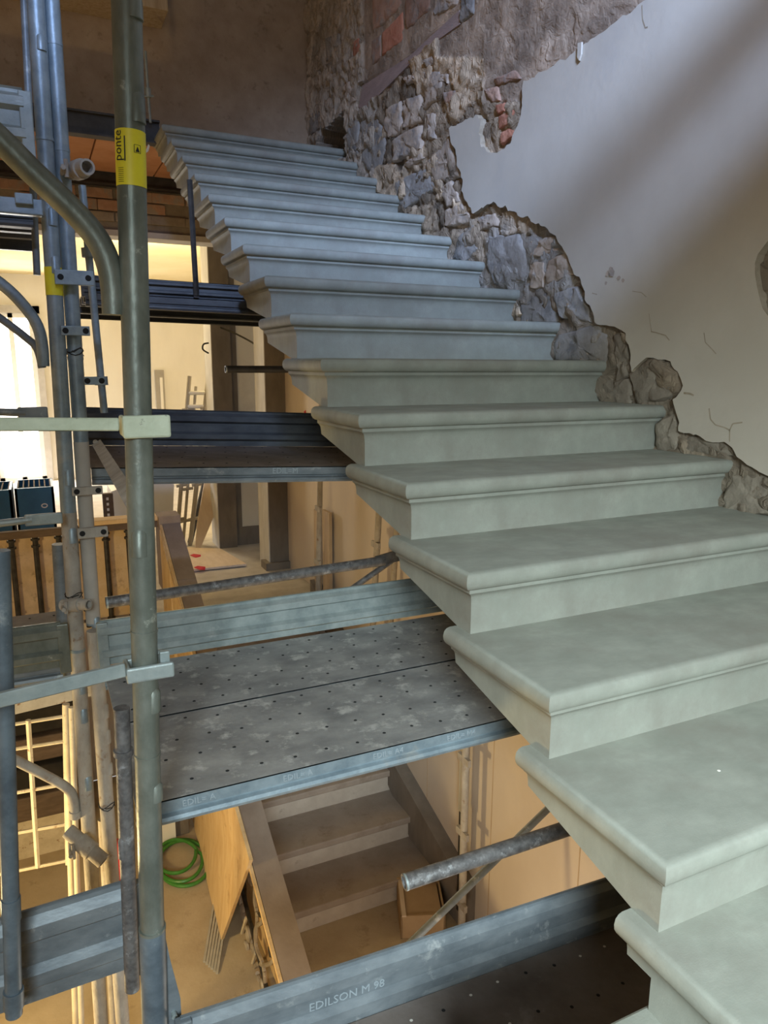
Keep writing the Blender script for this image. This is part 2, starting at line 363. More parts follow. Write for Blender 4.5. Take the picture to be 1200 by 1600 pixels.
# --- plaster skin with broken edge
hc = at(1212, 425, 0, PX)
hole = [Vector((PX, hc.y+0.072*math.cos(a)*(1+0.15*math.sin(3*a)), hc.z+0.12*math.sin(a)*(1+0.1*math.cos(4*a)))) for a in [2*math.pi*k/22 for k in range(22)]]
bm = new(); bme = new()
loops = [outer, hole]
flat = outer+hole
vs = [bm.verts.new(p) for p in flat]
for t in tessellate_polygon(loops):
    try: bm.faces.new([vs[i] for i in t])
    except ValueError: pass
pl = obj('plaster_skin', bm, 'plaster', wall_r)
for lo_ in loops:
    n_ = len(lo_)
    A = [bme.verts.new(p) for p in lo_]; B = [bme.verts.new(p+Vector((0.05, 0.006*noise.noise(p*40), 0.006*noise.noise(p*40+Vector((3,3,3)))))) for p in lo_]
    for k in range(n_): bme.faces.new((A[k], A[(k+1) % n_], B[(k+1) % n_], B[k]))
obj('broken_edge', bme, 'plaster_edge', wall_r)
# hairline cracks and chips in the plaster
def ribbon(bm, pts, w, x):
    P = [at(a, b, 0, x) for a, b in pts]
    for a, b in zip(P, P[1:]):
        d = (b-a).normalized(); s = Vector((0, -d.z, d.y))*w/2
        bm.faces.new([bm.verts.new(q) for q in (a-s, a+s, b+s, b-s)])
for cr, w in (([(1017,518),(1026,520),(1040,524),(1046,532)],0.004), ([(1014,490),(1016,505),(1018,518)],0.0025), ([(1100,520),(1102,535),(1112,545),(1119,553)],0.003),
              ([(1108,638),(1110,655),(1118,664),(1132,668),(1140,672),(1145,662),(1160,660)],0.005), ([(1140,672),(1140,690)],0.005), ([(1068,614),(1078,615),(1084,618)],0.007),
              ([(925,458),(933,460)],0.004), ([(988,455),(1002,457),(1010,464)],0.003), ([(1003,8),(1004,30),(1008,43),(1012,42)],0.004)):
    bm = new(); ribbon(bm, cr, w, PX-0.0008); obj('crack', bm, 'plaster_edge', wall_r)
bm = new()
for k in range(9):
    cx, cy_ = 945+random.random()*36, 420+random.random()*26
    c = at(cx, cy_, 0, PX-0.0006-0.0004*k); rr = 0.006+random.random()*0.012
    bm.faces.new([bm.verts.new(c+Vector((0, rr*math.cos(a)*random.uniform(.6,1.2), rr*math.sin(a)*random.uniform(.5,1)))) for a in [2*math.pi*j/9 for j in range(9)]])
o = obj('scuff', bm, 'stone_beige', wall_r); o['kind'] = 'stuff'
bm = new(); P = [at(x, y, 0, PX-0.002) for x, y in [(905,68),(911,66),(910,85),(907,95),(904,90)]]; slab(bm, P, (-0.008,0,0)); obj('loose_flake', bm, 'plaster', wall_r)

# --- stones, bricks and mortar lumps, each its own piece
def lump(name, poly, mt, hgt, sx=1.0, base=1.25, seed=0, rough=0.010, flatness=0.86):
    P = [at(x, y, 0, base-0.02) for x, y in poly]; c = sum(P, Vector())/len(P)
    # resample
    per = []; n_ = 34
    L_ = [(P[(i+1) % len(P)]-P[i]).length for i in range(len(P))]; tot = sum(L_)
    for k in range(n_):
        s = tot*k/n_; i = 0
        while s > L_[i]: s -= L_[i]; i += 1
        q = P[i].lerp(P[(i+1) % len(P)], s/L_[i]); a_ = 0.5*rough; per.append(q+Vector((0, a_*noise.fractal(q*18+Vector((seed,1,0)),1,2,3), a_*noise.fractal(q*18+Vector((0,seed,7)),1,2,3))))
    bm = new(); rings = []
    for sc, up in ((1.04,-0.04),(1.0,hgt*0.45),(flatness+0.06,hgt*0.88),(flatness-0.05,hgt),(0.5,hgt*1.05),(0.22,hgt*1.05)):
        ring = []
        for p in per:
            q = c+(p-c)*sc; nn = noise.fractal(q*22+Vector((seed,0,0)), 1, 2, 4)
            ring.append(bm.verts.new((base-up-rough*nn, q.y+0.35*rough*nn, q.z+0.35*rough*noise.noise(q*30+Vector((0,seed,0))))))
        rings.append(ring)
    for a, b_ in zip(rings, rings[1:]):
        for k in range(n_): bm.faces.new((a[k], a[(k+1) % n_], b_[(k+1) % n_], b_[k]))
    cv = bm.verts.new((base-hgt*1.05, c.y, c.z))
    for k in range(n_): bm.faces.new((rings[-1][k], rings[-1][(k+1) % n_], cv))
    return obj(name, bm, mt, wall_r, smooth=True)
def c1(P): return [(480+x/3.0, y/3.0) for x, y in P]
def c2(P): return [(680+x/2.308, 280+y/2.308) for x, y in P]
LUMPS = [
 ('brick',c1([(298,-60),(440,-60),(440,28),(345,118),(300,148)]),'brick_brown',.026),('brick',c1([(345,152),(445,50),(445,190),(345,262)]),'brick_red',.026),
 ('brick',c1([(452,-60),(572,-60),(575,42),(455,148)]),'brick_brown',.027),('brick',c1([(300,188),(340,160),(340,268),(300,310)]),'brick_brown',.024),
 ('brick',c1([(585,-40),(700,-60),(700,20),(590,75)]),'stone_beige',.024),
 ('stone',c1([(715,-20),(778,-60),(778,60),(716,108)]),'mortar_grey',.03),
 ('stone',c1([(365,500),(438,472),(444,618),(382,652),(360,600)]),'stone_beige',.040),('stone',c1([(446,470),(530,440),(536,568),(450,608)]),'stone_beige',.038),
 ('stone',c1([(400,662),(440,626),(535,584),(542,700),(402,766)]),'stone_beige',.046),('stone',c1([(542,330),(622,332),(640,430),(546,518)]),'stone_beige',.036),
 ('stone',c1([(640,432),(700,420),(682,490),(642,480)]),'brick_brown',.040),('stone',c1([(560,530),(600,530),(600,648),(562,658)]),'stone_beige',.034),
 ('mortar_patch',c1([(552,762),(660,640),(690,720),(722,830),(600,862)]),'stone_beige',.040),('stone',c1([(622,880),(672,842),(722,948),(652,968)]),'stone_beige',.036),
 ('stone',c1([(642,985),(722,952),(772,1012),(745,1050),(642,1062)]),'stone_beige',.036),('mortar_patch',c1([(245,560),(330,545),(372,680),(322,832),(252,764)]),'mortar_grey',.034),
 ('mortar_patch',c1([(400,852),(560,780),(602,880),(442,992),(410,930)]),'mortar_grey',.036),('stone',c1([(80,180),(150,150),(160,222),(92,290)]),'mortar_grey',.040),
 ('stone',c1([(85,300),(130,284),(132,330),(92,342)]),'mortar_brown',.036),('stone',c1([(8,545),(50,510),(98,535),(66,600),(16,640)]),'mortar_grey',.050),
 ('stone',c1([(170,400),(195,380),(235,470),(190,520)]),'stone_beige',.046),('mortar_patch',c1([(182,540),(238,520),(240,720),(205,760),(186,690)]),'mortar_grey',.045),
 ('brick',c1([(212,195),(240,175),(256,280),(216,268)]),'brick_red',.036),('brick',c1([(866,372),(975,325),(1000,368),(882,402)]),'brick_brown',.030),
 ('brick',c1([(884,492),(924,478),(926,520),(890,538)]),'brick_red',.034),('brick',c1([(890,545),(986,505),(984,566),(893,606)]),'brick_red',.034),
 ('brick',c1([(904,622),(982,574),(975,630),(906,682)]),'brick_red',.034),('brick',c1([(822,420),(890,400),(900,470),(866,480)]),'brick_brown',.028),
 ('stone',c1([(440,365),(500,345),(520,372),(470,400)]),'stone_beige',.042),('stone',c1([(545,280),(590,262),(600,300),(560,318)]),'stone_beige',.04),
 ('stone',c1([(455,770),(540,715),(545,742),(470,792)]),'stone_beige',.046),('stone',c1([(605,340),(665,352),(660,390),(615,380)]),'stone_beige',.036),
 ('mortar_patch',c2([(75,215),(145,150),(155,250),(110,300),(60,290)]),'mortar_grey',.040),('stone',c2([(150,140),(220,118),(226,170),(160,186)]),'stone_beige',.036),
 ('mortar_patch',c2([(190,204),(300,192),(330,270),(318,370),(212,384),(180,300)]),'mortar_grey',.046),('stone',c2([(340,222),(430,202),(452,258),(342,290)]),'stone_beige',.034),
 ('stone',c2([(402,292),(470,262),(510,340),(402,382)]),'stone_beige',.036),('stone',c2([(335,300),(395,295),(390,390),(345,395)]),'stone_beige',.034),
 ('mortar_patch',c2([(425,402),(510,388),(556,470),(560,520),(445,500)]),'mortar_grey',.044),('mortar_patch',c2([(440,560),(590,520),(640,600),(622,660),(430,655),(415,610)]),'mortar_grey',.050),
 ('mortar_patch',c2([(640,560),(688,542),(702,640),(690,720),(650,735)]),'mortar_brown',.042),('mortar_patch',c2([(705,702),(750,655),(860,662),(893,740),(850,788),(720,822)]),'mortar_brown',.048),
 ('mortar_patch',c2([(605,722),(700,720),(704,822),(590,826)]),'mortar_brown',.040),('mortar_patch',c2([(792,880),(868,830),(882,940),(860,985),(790,985)]),'mortar_brown',.044),
 ('mortar_patch',c2([(872,930),(960,922),(1060,942),(1090,1000),(880,992)]),'mortar_brown',.036),('mortar_patch',c2([(1062,1062),(1200,1062),(1230,1210),(1030,1210)]),'mortar_brown',.034),
 ('mortar_patch',c2([(300,440),(420,400),(430,520),(300,520)]),'mortar_grey',.034),
]
for k, (nm, poly, mt, hg) in enumerate(LUMPS): lump(nm, poly, mt, hg*(0.55 if nm != 'mortar_patch' else 0.42)+0.004, seed=k*3.7, rough=0.006 if mt.startswith('brick') else 0.012)
P = [at(x, y, 0, 1.232) for x, y in c1([(240,500),(258,402),(480,262),(712,48),(716,112),(540,238),(262,520)])]
bm = new(); slab(bm, P, (0.05,0,0)); obj('old_stringer_imprint', bm, 'band_mauve', wall_r)

# ================================================================== MAIN STAIRCASE
PROF = [(0.020,0.0),(0.029,-0.003),(0.0355,-0.010),(0.038,-0.021),(0.0365,-0.032),(0.031,-0.041),(0.023,-0.046),(0.0145,-0.0475),(0.0145,-0.058),(0.012,-0.0605),(0.007,-0.064),(0.003,-0.072),(0.001,-0.084),(0.0,-0.098)]
def step_mesh(vert_rear=False):
    bm = new(); R_ = WX+0.10; A, B, C = [], [], []
    for q, z in PROF:
        A.append(bm.verts.new((OV-q, TD, z))); B.append(bm.verts.new((OV-q, OV-q, z))); C.append(bm.verts.new((R_, OV-q, z)))
    for k in range(len(PROF)-1):
        bm.faces.new((A[k],B[k],B[k+1],A[k+1])); bm.faces.new((B[k],C[k],C[k+1],B[k+1]))
    Rt = bm.verts.new((R_, TD, 0)); bm.faces.new((A[0], Rt, C[0], B[0]))
    fb = bm.verts.new((OV, OV, -H)); fr = bm.verts.new((R_, OV, -H)); bm.faces.new((B[-1],C[-1],fr,fb))
    if vert_rear:
        h1 = bm.verts.new((OV, 0.36, -H)); h2 = bm.verts.new((R_, 0.36, -H)); u1 = bm.verts.new((OV, 0.36, -0.098)); u2 = bm.verts.new((R_, 0.36, -0.098))
        bm.faces.new((A[-1],B[-1],fb,h1,u1)); bm.faces.new((fb,fr,h2,h1)); bm.faces.new((h1,h2,u2,u1))
        rr = bm.verts.new((R_, TD, -0.098)); bm.faces.new((u1,u2,rr,A[-1]))
        bm.faces.new([Rt]+A+[rr]); bm.faces.new([Rt]+[rr,u2,h2,fr]+C[::-1])
    else:
        h1 = bm.verts.new((OV, OV+0.06, -H)); h2 = bm.verts.new((R_, OV+0.06, -H)); rr = bm.verts.new((R_, TD, -0.098))
        bm.faces.new((A[-1],B[-1],fb,h1)); bm.faces.new((fb,fr,h2,h1)); bm.faces.new((h1,h2,rr,A[-1]))
        bm.faces.new([Rt]+A+[rr]); bm.faces.new([Rt,rr,h2,fr]+C[::-1])
    bmesh.ops.recalc_face_normals(bm, faces=bm.faces[:])
    me = bpy.data.meshes.new('stone_step'); bm.to_mesh(me); bm.free()
    for p in me.polygons: p.use_smooth = True
    me.set_sharp_from_angle(angle=math.radians(32)); me.materials.append(MATS['stone']); return me
sm, sm0 = step_mesh(), step_mesh(True)
ORD = ['lowest','second','third','fourth','fifth','sixth','seventh','eighth','ninth','tenth','eleventh','twelfth','thirteenth','fourteenth','fifteenth','topmost']
for i in range(16):
    o = link('stone_step', sm0 if i == 0 else sm); o.location = (0, i*D, i*H)
    if i == 0: lb = 'lowest grey-green stone step, cut off by the bottom right corner of the photo'
    elif i == 15: lb = 'topmost grey stone step below the brown wall, with moulded nosing'
    else: lb = f'grey-green stone step with rounded nosing, {ORD[i]} step counted up from the bottom'
    tag(o, lb, 'step', 'cantilevered stone steps')
bm = new(); bbox(bm, (-0.35,-2.6,-0.165-0.16), (1.24,0.37,-0.1655), 0.006); ls = struct('floor_stair_foot', bm, 'stone')
# white speck on the second tread
c = at(1123,1204,2,H); bm = new(); bmesh.ops.create_uvsphere(bm, u_segments=8, v_segments=5, radius=0.004, matrix=Matrix.Translation(c)@Matrix.Diagonal((1,1,.4,1)))
tag(obj('plaster_crumb', bm, 'white_dot'), 'tiny white plaster crumb lying on the second stone tread', 'debris')

# ================================================================== UPPER LANDING AND BACK WALLS
bm = new(); box(bm, (-3.3,5.4,2.58), (1.26,5.5,5.2)); struct('wall_back_upper', bm, 'brown_plaster')
bm = new(); box(bm, (-3.3,5.16,2.47), (1.24,5.4,2.575)); struct('floor_upper_landing', bm, 'ceiling_grey')
def channel(name, lo, hi, mt, label, flange=0.06):
    bm = new(); x0_, y0_, z0_ = lo; x1_, y1_, z1_ = hi; t = 0.012
    box(bm, (x0_,y0_,z0_), (x1_,y0_+t,z1_)); box(bm, (x0_,y0_-flange*0.5,z0_), (x1_,y0_+flange,z0_+t)); box(bm, (x0_,y0_-flange*0.5,z1_-t), (x1_,y0_+flange,z1_))
    return tag(obj(name, bm, mt), label, 'beam')
channel('steel_beam', (-3.3,5.06,2.43), (0.04,5.06,2.575), 'dark_steel', 'dark steel beam along the edge of the upper landing, left of the top step')
channel('steel_beam', (-3.3,6.02,2.34), (1.24,6.02,2.45), 'dark_steel', 'dark steel beam at the back edge of the terracotta ceiling tiles')
tr = new(); box(tr, (-3.3,5.09,2.475), (1.24,6.0,2.50)); til = struct('ceiling_terracotta', tr, 'terracotta')
x = 0.62
me_t = None
while x > -3.2:
    bm = new(); bbox(bm, (x-0.485,5.10,2.435), (x,6.0,2.474), 0.004); obj('terracotta_tile', bm, 'terracotta', til); x -= 0.495
# brick lintel wall above the wide opening
bm = new(); box(bm, (-3.3,6.10,2.02), (1.26,6.3,2.34)); wb = struct('wall_back_lintel', bm, 'mortar_brown')
for row, (za, zb) in enumerate(((2.255,2.332),(2.165,2.245),(2.085,2.155))):
    x = -0.98 + 0.13*row
    while x < 1.2:
        if not (row == 1 and random.random() < 0.25):
            w = 0.26+random.uniform(-.02,.02)
            bm = new(); bbox(bm, (x,6.085-random.random()*.012,za), (min(x+w,1.24),6.11,zb), 0.006); obj('brick', bm, 'brick_brown' if row < 2 else 'mortar_brown', wb)
        x += 0.275
bm = new(); bbox(bm, (-3.3,6.07,1.975), (1.26,6.3,2.022), 0.004); obj('lintel_render', bm, 'ledge', wb)
# timber beam on the brown wall, top of frame
bm = new(); q0 = at(252,46,1,5.4); yf = at(252,15,2,q0.z).y; bbox(bm, (-1.6,yf,q0.z), (q0.x,5.4,q0.z+0.35), 0.004)
tag(obj('timber_beam', bm, 'timber'), 'brown timber beam end projecting from the brown wall at the top edge', 'beam')
# rod with turnbuckle
t = thing('tie_rod', 'thin pale tie rod with turnbuckle in front of the brown wall', 'rod', at(232,192,1,5.0))
bm = new(); path(bm, [at(227,80,1,5.0), at(231,140,1,5.0), at(235,192,1,5.0)], 0.009, 8); obj('rod', bm, 'galv', t, True)
bm = new(); path(bm, [at(231,138,1,4.99), at(232,152,1,4.99)], 0.019, 8); path(bm, [at(226,150,1,4.98), at(240,150,1,4.98)], 0.006, 6); obj('turnbuckle', bm, 'galv', t, True)
c = at(234,238,1,4.9)
bm = new(); slab(bm, [at(226,240,1,5.01), at(232,225,1,5.01), at(234,228,1,5.01), at(232,236,1,5.01)], (0,0.02,0)); tag(obj('paper_tag', bm, 'frame_white'), 'small white scrap of tape hanging beside the yellow pole label', 'tape')

# ================================================================== MIDDLE ROOM BEYOND THE OPENING
bm = new(); box(bm, (-3.3,13.0,ZL), (-1.5,13.2,3.2)); box(bm, (-0.80,13.0,ZL), (3.2,13.2,3.2)); box(bm, (-1.5,13.0,1.75), (-0.80,13.2,3.2)); struct('wall_far', bm, 'room_white')
bm = new(); box(bm, (3.0,6.5,ZL), (3.2,13.0,3.2)); struct('wall_room_right', bm, 'room_wall')
bm = new(); box(bm, (-3.3,6.1,2.36), (3.2,13.2,2.6)); struct('ceiling_room', bm, 'room_ceiling')
# partition with yellowish paint and its dado
bm = new(); box(bm, (0.985,7.25,ZL), (3.0,7.4,2.36)); pt_ = struct('wall_partition', bm, 'room_wall')
bm = new(); box(bm, (0.985,7.225,ZL), (3.0,7.255,ZL+0.20)); obj('dado', bm, 'pier', pt_)
bm = new(); box(bm, (0.985,7.225,ZL+0.2), (1.06,7.255,2.36)); obj('dado_upright', bm, 'pier', pt_)
for (x0_, x1_, ya, yb, nm) in ((1.05,1.262,6.16,6.5,'near'),(0.79,0.985,7.16,7.5,'far')):
    bm = new(); box(bm, (x0_+0.004,ya,ZL), (x1_,yb,2.36 if nm == 'far' else 2.0)); p_ = struct('trim_1' if nm == 'near' else 'trim_2', bm, 'pier')  # shade of the pier fronts is in this dark colour
    bm = new(); box(bm, (x0_-0.004,ya+0.004,ZL), (x0_+0.004,yb,2.36 if nm == 'far' else 2.0)); obj('lit_side', bm, 'pier_lit', p_)  # paler strip paints the window light on the pier's left side
bm = new(); box(bm, (1.0,6.12,ZL), (1.24,6.3,ZL+0.07)); struct('trim_3', bm, 'pier')
# far French window
t = thing('window_1', 'tall bright window with pale frame seen far left between the scaffold posts', 'window', (-1.15,13.02,ZL)); t['kind'] = 'structure'
del t['category']
bm = new(); box(bm, (-1.5,13.08,ZL), (-0.8,13.10,1.75)); obj('pane', bm, 'sky_pane', t)
bm = new()
for xa in (-1.5,-1.17,-0.87): box(bm, (xa,12.98,ZL), (xa+0.07,13.07,1.75))
for za in (ZL,1.68): box(bm, (-1.5,12.98,za), (-0.80,13.07,za+0.08))
obj('window_frame', bm, 'frame_white', t)
bm = new(); box(bm, (-1.62,12.3,ZL), (-1.57,12.98,1.8)); obj('open_casement', bm, 'frame_white', t)
bm = new(); box(bm, (-1.60,12.95,ZL), (-1.5,13.03,1.85)); box(bm, (-1.6,12.95,1.75), (-0.70,13.03,1.87)); box(bm, (-0.80,12.95,ZL), (-0.70,13.03,1.87)); obj('surround', bm, 'ledge', t)
# niche frame on far wall
a = at(241,578,1,12.98); b_ = at(259,645,1,12.98)
bm = new(); box(bm, (a.x,12.95,b_.z-0.9), (b_.x,13.0,a.z)); o = tag(obj('door_leaf', bm, 'ceiling_grey'), 'plain grey narrow door frame on the far pale wall', 'door')
t_ = o; bm = new(); box(bm, (a.x+0.08,12.94,b_.z-0.9), (b_.x-0.03,12.951,a.z-0.13)); obj('door_panel', bm, 'room_white', t_)

def lean(name, label, cat, p, q, w, th, mt, group=None, side=None):
    p, q = Vector(p), Vector(q); d = (q-p).normalized(); s = Vector(side) if side else Vector((1,0,0)); s = (s-d*s.dot(d)).normalized(); n_ = d.cross(s)
    bm = new(); slab(bm, [p-s*w/2, p+s*w/2, q+s*w/2, q-s*w/2], n_*th); return tag(obj(name, bm, mt), label, cat, group)
# frames and boards leaning in the room
p0 = at(286,852,2,ZL)
t = thing('scaffold_frame_leaning', 'rusty scaffold frame leaning in the far room behind the pale plywood', 'frame', p0)
UP = []
for k, (xa, ya, xb, yb, w) in enumerate(((276,852,296,588,.045),(286,852,306,604,.032),(297,852,326,585,.05))):
    p = at(xa, ya, 2, ZL); q = at(xb, yb, 1, p.y+0.35); UP.append((p,q))
    bm = new(); path(bm, [p, q], w*0.5, 8); obj('upright', bm, 'reed', t, True)
    for s_ in (0.15,0.35,0.55,0.8): bm = new(); path(bm, [p.lerp(q,s_)-Vector((0.05,0,0)), p.lerp(q,s_)+Vector((0.06,0,0.01))], 0.018, 6); obj('stud', bm, 'reed', t, True)
for s_, m_ in ((.82,'frame_white'),(.90,'frame_white'),(.45,'reed')):
    bm = new(); path(bm, [UP[0][0].lerp(UP[0][1],s_), UP[2][0].lerp(UP[2][1],s_-.01)], .022, 8); obj('rung', bm, m_, t, True)
Y0 = at(308,860,2,ZL).y
bm = new(); slab(bm, [at(x,y,1,Y0+.42*(860-y)/103.0-.02) for x, y in [(322,740),(356,740),(353,757),(347,783),(337,800),(312,860),(305,859),(308,820)]], (0,.02,0)); tag(obj('plywood_board', bm, 'ply'), 'pale plywood board leaning against the grey pier in the room', 'board')
p = at(297,848,2,ZL); q = at(322,745,1,p.y+0.3)
bm = new(); path(bm, [p, p.lerp(q,1.5)], 0.03, 8); tag(obj('dark_prop', bm, 'dark_steel', None, True), 'dark round prop leaning behind the pale plywood board', 'prop')
a = at(296,880,2,ZL+.01); b2 = at(372,872,2,ZL+.01)
bm = new(); slab(bm, [at(300,893,2,ZL+.01), at(385,884,2,ZL+.01), at(345,860,2,ZL+.01), at(292,858,2,ZL+.01)], (0,0,0.02)); tag(obj('cover_sheet', bm, 'ply'), 'pale protective board lying flat on the landing floor', 'board')
for k, (xa, ya) in enumerate(((297,868),(303,887))):
    p = at(xa, ya, 2, ZL+.05); bm = new(); slab(bm, [p, p+Vector((.05,-.03,-.02)), p+Vector((.10,-.02,-.03)), p+Vector((.11,.01,-.01)), p+Vector((.04,.02,.005))], (0,0,0.004))
    tag(obj('red_tape', bm, 'red'), ['red tape scrap at the boarded handrail, upper of two','red tape scrap at the boarded handrail, lower of two'][k], 'tape', 'red tape scraps')
bm = new(); path(bm, smoothpts([at(x,y,1,5.6) for x,y in [(476,645),(486,634),(494,632),(496,645)]],4), 0.012, 6); tag(obj('red_tape_loop', bm, 'red', None, True), 'red tape loop above the second deck beside the stone steps', 'tape')
# cable hanging over the piers
bm = new(); path(bm, smoothpts([at(x,y,1,Y_) for x,y,Y_ in [(345,512,7.15),(365,520,6.95),(385,530,6.75),(404,541,6.51)]],4), 0.009, 6); tag(obj('cable', bm, 'black_ink', None, True), 'thin black cable sagging between the two grey piers', 'cable')
bm = new(); path(bm, smoothpts([at(x,y,1,7.155) for x,y in [(326,536),(318,538),(317,546),(326,552)]],4), 0.009, 6); tag(obj('cable_loop', bm, 'black_ink', None, True), 'thin dark cable loop on the left grey pier', 'cable')
# blue bins behind the landing rail
for k, (xa, xb, yt) in enumerate(((22,84,764),(-60,18,770))):
    Yb = 6.35; p = at(xa, yt, 1, Yb); q = at(xb, yt, 1, Yb)
    t = thing('blue_bin', ['blue open bin with white mark behind the landing balustrade','blue bin cut off by the left edge behind the landing balustrade'][k], 'bin', (p.x, Yb, ZL), 'blue bins on the landing')
    bm = new(); zt = p.z
    box(bm, (p.x,Yb,ZL+.001), (q.x,Yb+.02,zt)); box(bm, (p.x,Yb+.5,ZL+.001), (q.x,Yb+.52,zt)); box(bm, (p.x,Yb,ZL+.001), (p.x+.02,Yb+.52,zt)); box(bm, (q.x-.02,Yb,ZL+.001), (q.x,Yb+.52,zt)); box(bm, (p.x,Yb,ZL+.001), (q.x,Yb+.52,ZL+.03)); box(bm, (p.x+.01,Yb+.01,zt-.08), (q.x-.01,Yb+.51,zt-.06))
    obj('body', bm, 'blue', t)
    bm = new()
    for u in range(7): box(bm, (p.x+.02+u*(q.x-p.x-.05)/6,Yb+.02,zt-.012), (p.x+.03+u*(q.x-p.x-.05)/6,Yb+.5,zt-.004))
    obj('grid_lid', bm, 'timber_dark', t)
    if k == 0:
        for dx in (.22,):
            bm = new(); c = Vector((p.x+dx, Yb-.004, zt-.16)); path(bm, [c+Vector((.022*math.cos(a),0,.016*math.sin(a))) for a in [2*math.pi*j/14 for j in range(15)]], 0.005, 5); obj('white_mark', bm, 'frame_white', t)
bm = new(); p = at(160,772,1,6.6); box(bm, (p.x,6.6,ZL), (p.x+0.09,6.66,p.z)); t = tag(obj('dark_board', bm, 'timber_dark'), 'narrow dark board with pale marks standing behind the landing rail', 'board')
bm = new()
bm.free()
for k in range(5): bm = new(); box(bm, (p.x+.03,6.596,p.z-.06-k*.05), (p.x+.05,6.6,p.z-.035-k*.05)); obj('pale_mark', bm, 'frame_white', t)
bm = new(); slab(bm, [at(x,y,1,7.6) for x,y in [(174,768),(240,745),(272,757),(270,815),(176,815)]], (0,0.5,0)); tag(obj('dust_sheet', bm, 'frame_white'), 'white sheeted block behind the landing balustrade', 'sheet')

# ================================================================== LOWER FLIGHT
RUN = 0.315
for i in range(8):
    y = LY+i*RUN; z = ZF+(i+1)*H
    t = thing('old_step', f'worn brown lower stair step, {["first","second","third","fourth","fifth","sixth","seventh","eighth"][i]} above the lower floor', 'step', (0.05,y,ZF+i*H), 'steps of the lower flight')
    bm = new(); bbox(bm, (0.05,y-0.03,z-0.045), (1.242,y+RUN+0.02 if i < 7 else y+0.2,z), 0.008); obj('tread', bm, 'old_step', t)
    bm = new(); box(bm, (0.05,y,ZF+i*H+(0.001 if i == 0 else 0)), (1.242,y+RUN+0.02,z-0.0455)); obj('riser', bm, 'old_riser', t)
# wall string
bm = new(); slab(bm, [(1.15,2.72,ZF+.001),(1.15,2.72,-2.02),(1.15,3.60,-1.735),(1.15,5.3,-0.86),(1.15,5.3,ZL-.02),(1.15,3.1,ZF+.001)], (0.092,0,0)); struct('trim_4', bm, 'pier')
# boarded handrail on the open side
HR = 0.83
def hz(y): return ZF+H+HR+(y-LY)*0.524
t = thing('boarded_handrail', 'handrail of the lower flight boxed in with dusty boards and yellow plywood', 'handrail', (0,2.2,ZF))
for ya, yb in ((1.9,3.35),(3.355,4.6),(4.605,5.155)):
    bm = new(); slab(bm, [(-0.075,ya,hz(ya)),(0.055,ya,hz(ya)),(0.055,yb,hz(yb)),(-0.075,yb,hz(yb))], (0,0,-0.022)); obj('top_board', bm, 'rail_dust', t)
bm = new(); slab(bm, [(-0.078,1.9,hz(1.9)-.001),(-0.078,5.155,hz(5.155)-.001),(-0.078,5.155,hz(5.155)-.03),(-0.078,1.9,hz(1.9)-.03)], (-0.016,0,0)); obj('edge_board', bm, 'osb', t)
# big yellow side board
A = at(344.6,1471,2,ZF+.005); B_ = at(299,1273,2,ZF+.005)
Dn = Vector((-0.105, at(390,1345,0,-0.105).y, 0)); Dn.z = at(390,1345,0,-0.105).z
yC = 4.75
bm = new(); slab(bm, [A, B_, Vector((-0.10,yC,hz(yC)-.05)), Dn], (0.018,0,0)); obj('side_board', bm, 'osb', t)
bm = new(); slab(bm, [Vector((-0.10,yC+.01,hz(yC)-.05)), Vector((-0.10,5.155,hz(5.155)-.04)), Vector((-0.10,5.155,ZL-.3)), Vector((-0.10,yC+.01,ZF+.3))], (0.018,0,0)); obj('side_board', bm, 'osb', t)
# inner board glimpsed behind the ironwork
bm = new(); slab(bm, [(0.045,1.9,hz(1.9)-.03),(0.045,3.4,hz(3.4)-.03),(0.045,3.4,ZF+.01),(0.045,1.9,ZF+.01)], (0.015,0,0)); obj('inner_board', bm, 'osb', t)
# scroll ironwork
t2 = thing('scroll_balustrade', 'wrought iron scroll balustrade showing under the open end of the boarding', 'balustrade', (0,2.6,ZF))
def spiral(cy, cz, r0, turns, sgn, a0, n_=40):
    return [Vector((-0.03, cy+r0*(1-0.8*k/n_)*math.cos(a0+sgn*2*math.pi*turns*k/n_), cz+r0*(1-0.8*k/n_)*math.sin(a0+sgn*2*math.pi*turns*k/n_))) for k in range(n_+1)]
def onplane(x, y): return at(x, y, 0, -0.03)
for sx, sy, r0, s, a0 in ((392,1372,.036,1,2.0),(375,1404,.036,-1,0.5),(379,1423,.03,1,1.2),(381,1432,.024,-1,2.6),(388,1461,.040,1,0.3),(396,1481,.030,-1,1.0),(385,1478,.034,1,2.2),(378,1517,.036,-1,0.4),(397,1517,.040,1,2.8),(404,1531,.032,-1,1.0),(410,1541,.028,1,0.2),(366,1466,.034,1,1.4)):
    c = onplane(sx, sy); bm = new(); path(bm, spiral(c.y, c.z, r0, 1.6, s, a0), 0.012, 6); obj('scroll', bm, 'iron_grey', t2, True)
for P in ([(385,1434),(374,1470),(364,1495),(363,1510),(370,1540),(376,1550)], [(400,1488),(390,1520),(380,1545),(374,1562)], [(402,1345),(398,1400),(402,1430),(400,1470)], [(412,1420),(410,1440),(400,1450),(401,1480),(412,1510),(415,1545)], [(430,1482),(428,1500),(415,1508),(402,1506),(392,1520)]):
    q = smoothpts([onplane(x,y) for x,y in P], 5); bm = new()
    for a, b_ in zip(q, q[1:]):
        path(bm, [a,b_], 0.0115, 6)
    obj('flat_bar', bm, 'iron_grey' if P[0][0] not in (385,400) else 'grille', t2, True)
for P in ([(405,1425),(413,1422),(414,1434),(408,1432)], [(422,1478),(432,1485),(431,1497),(424,1494)]):
    bm = new(); slab(bm, [onplane(x,y) for x,y in P], (-0.012,0,0)); obj('leaf', bm, 'iron', t2)
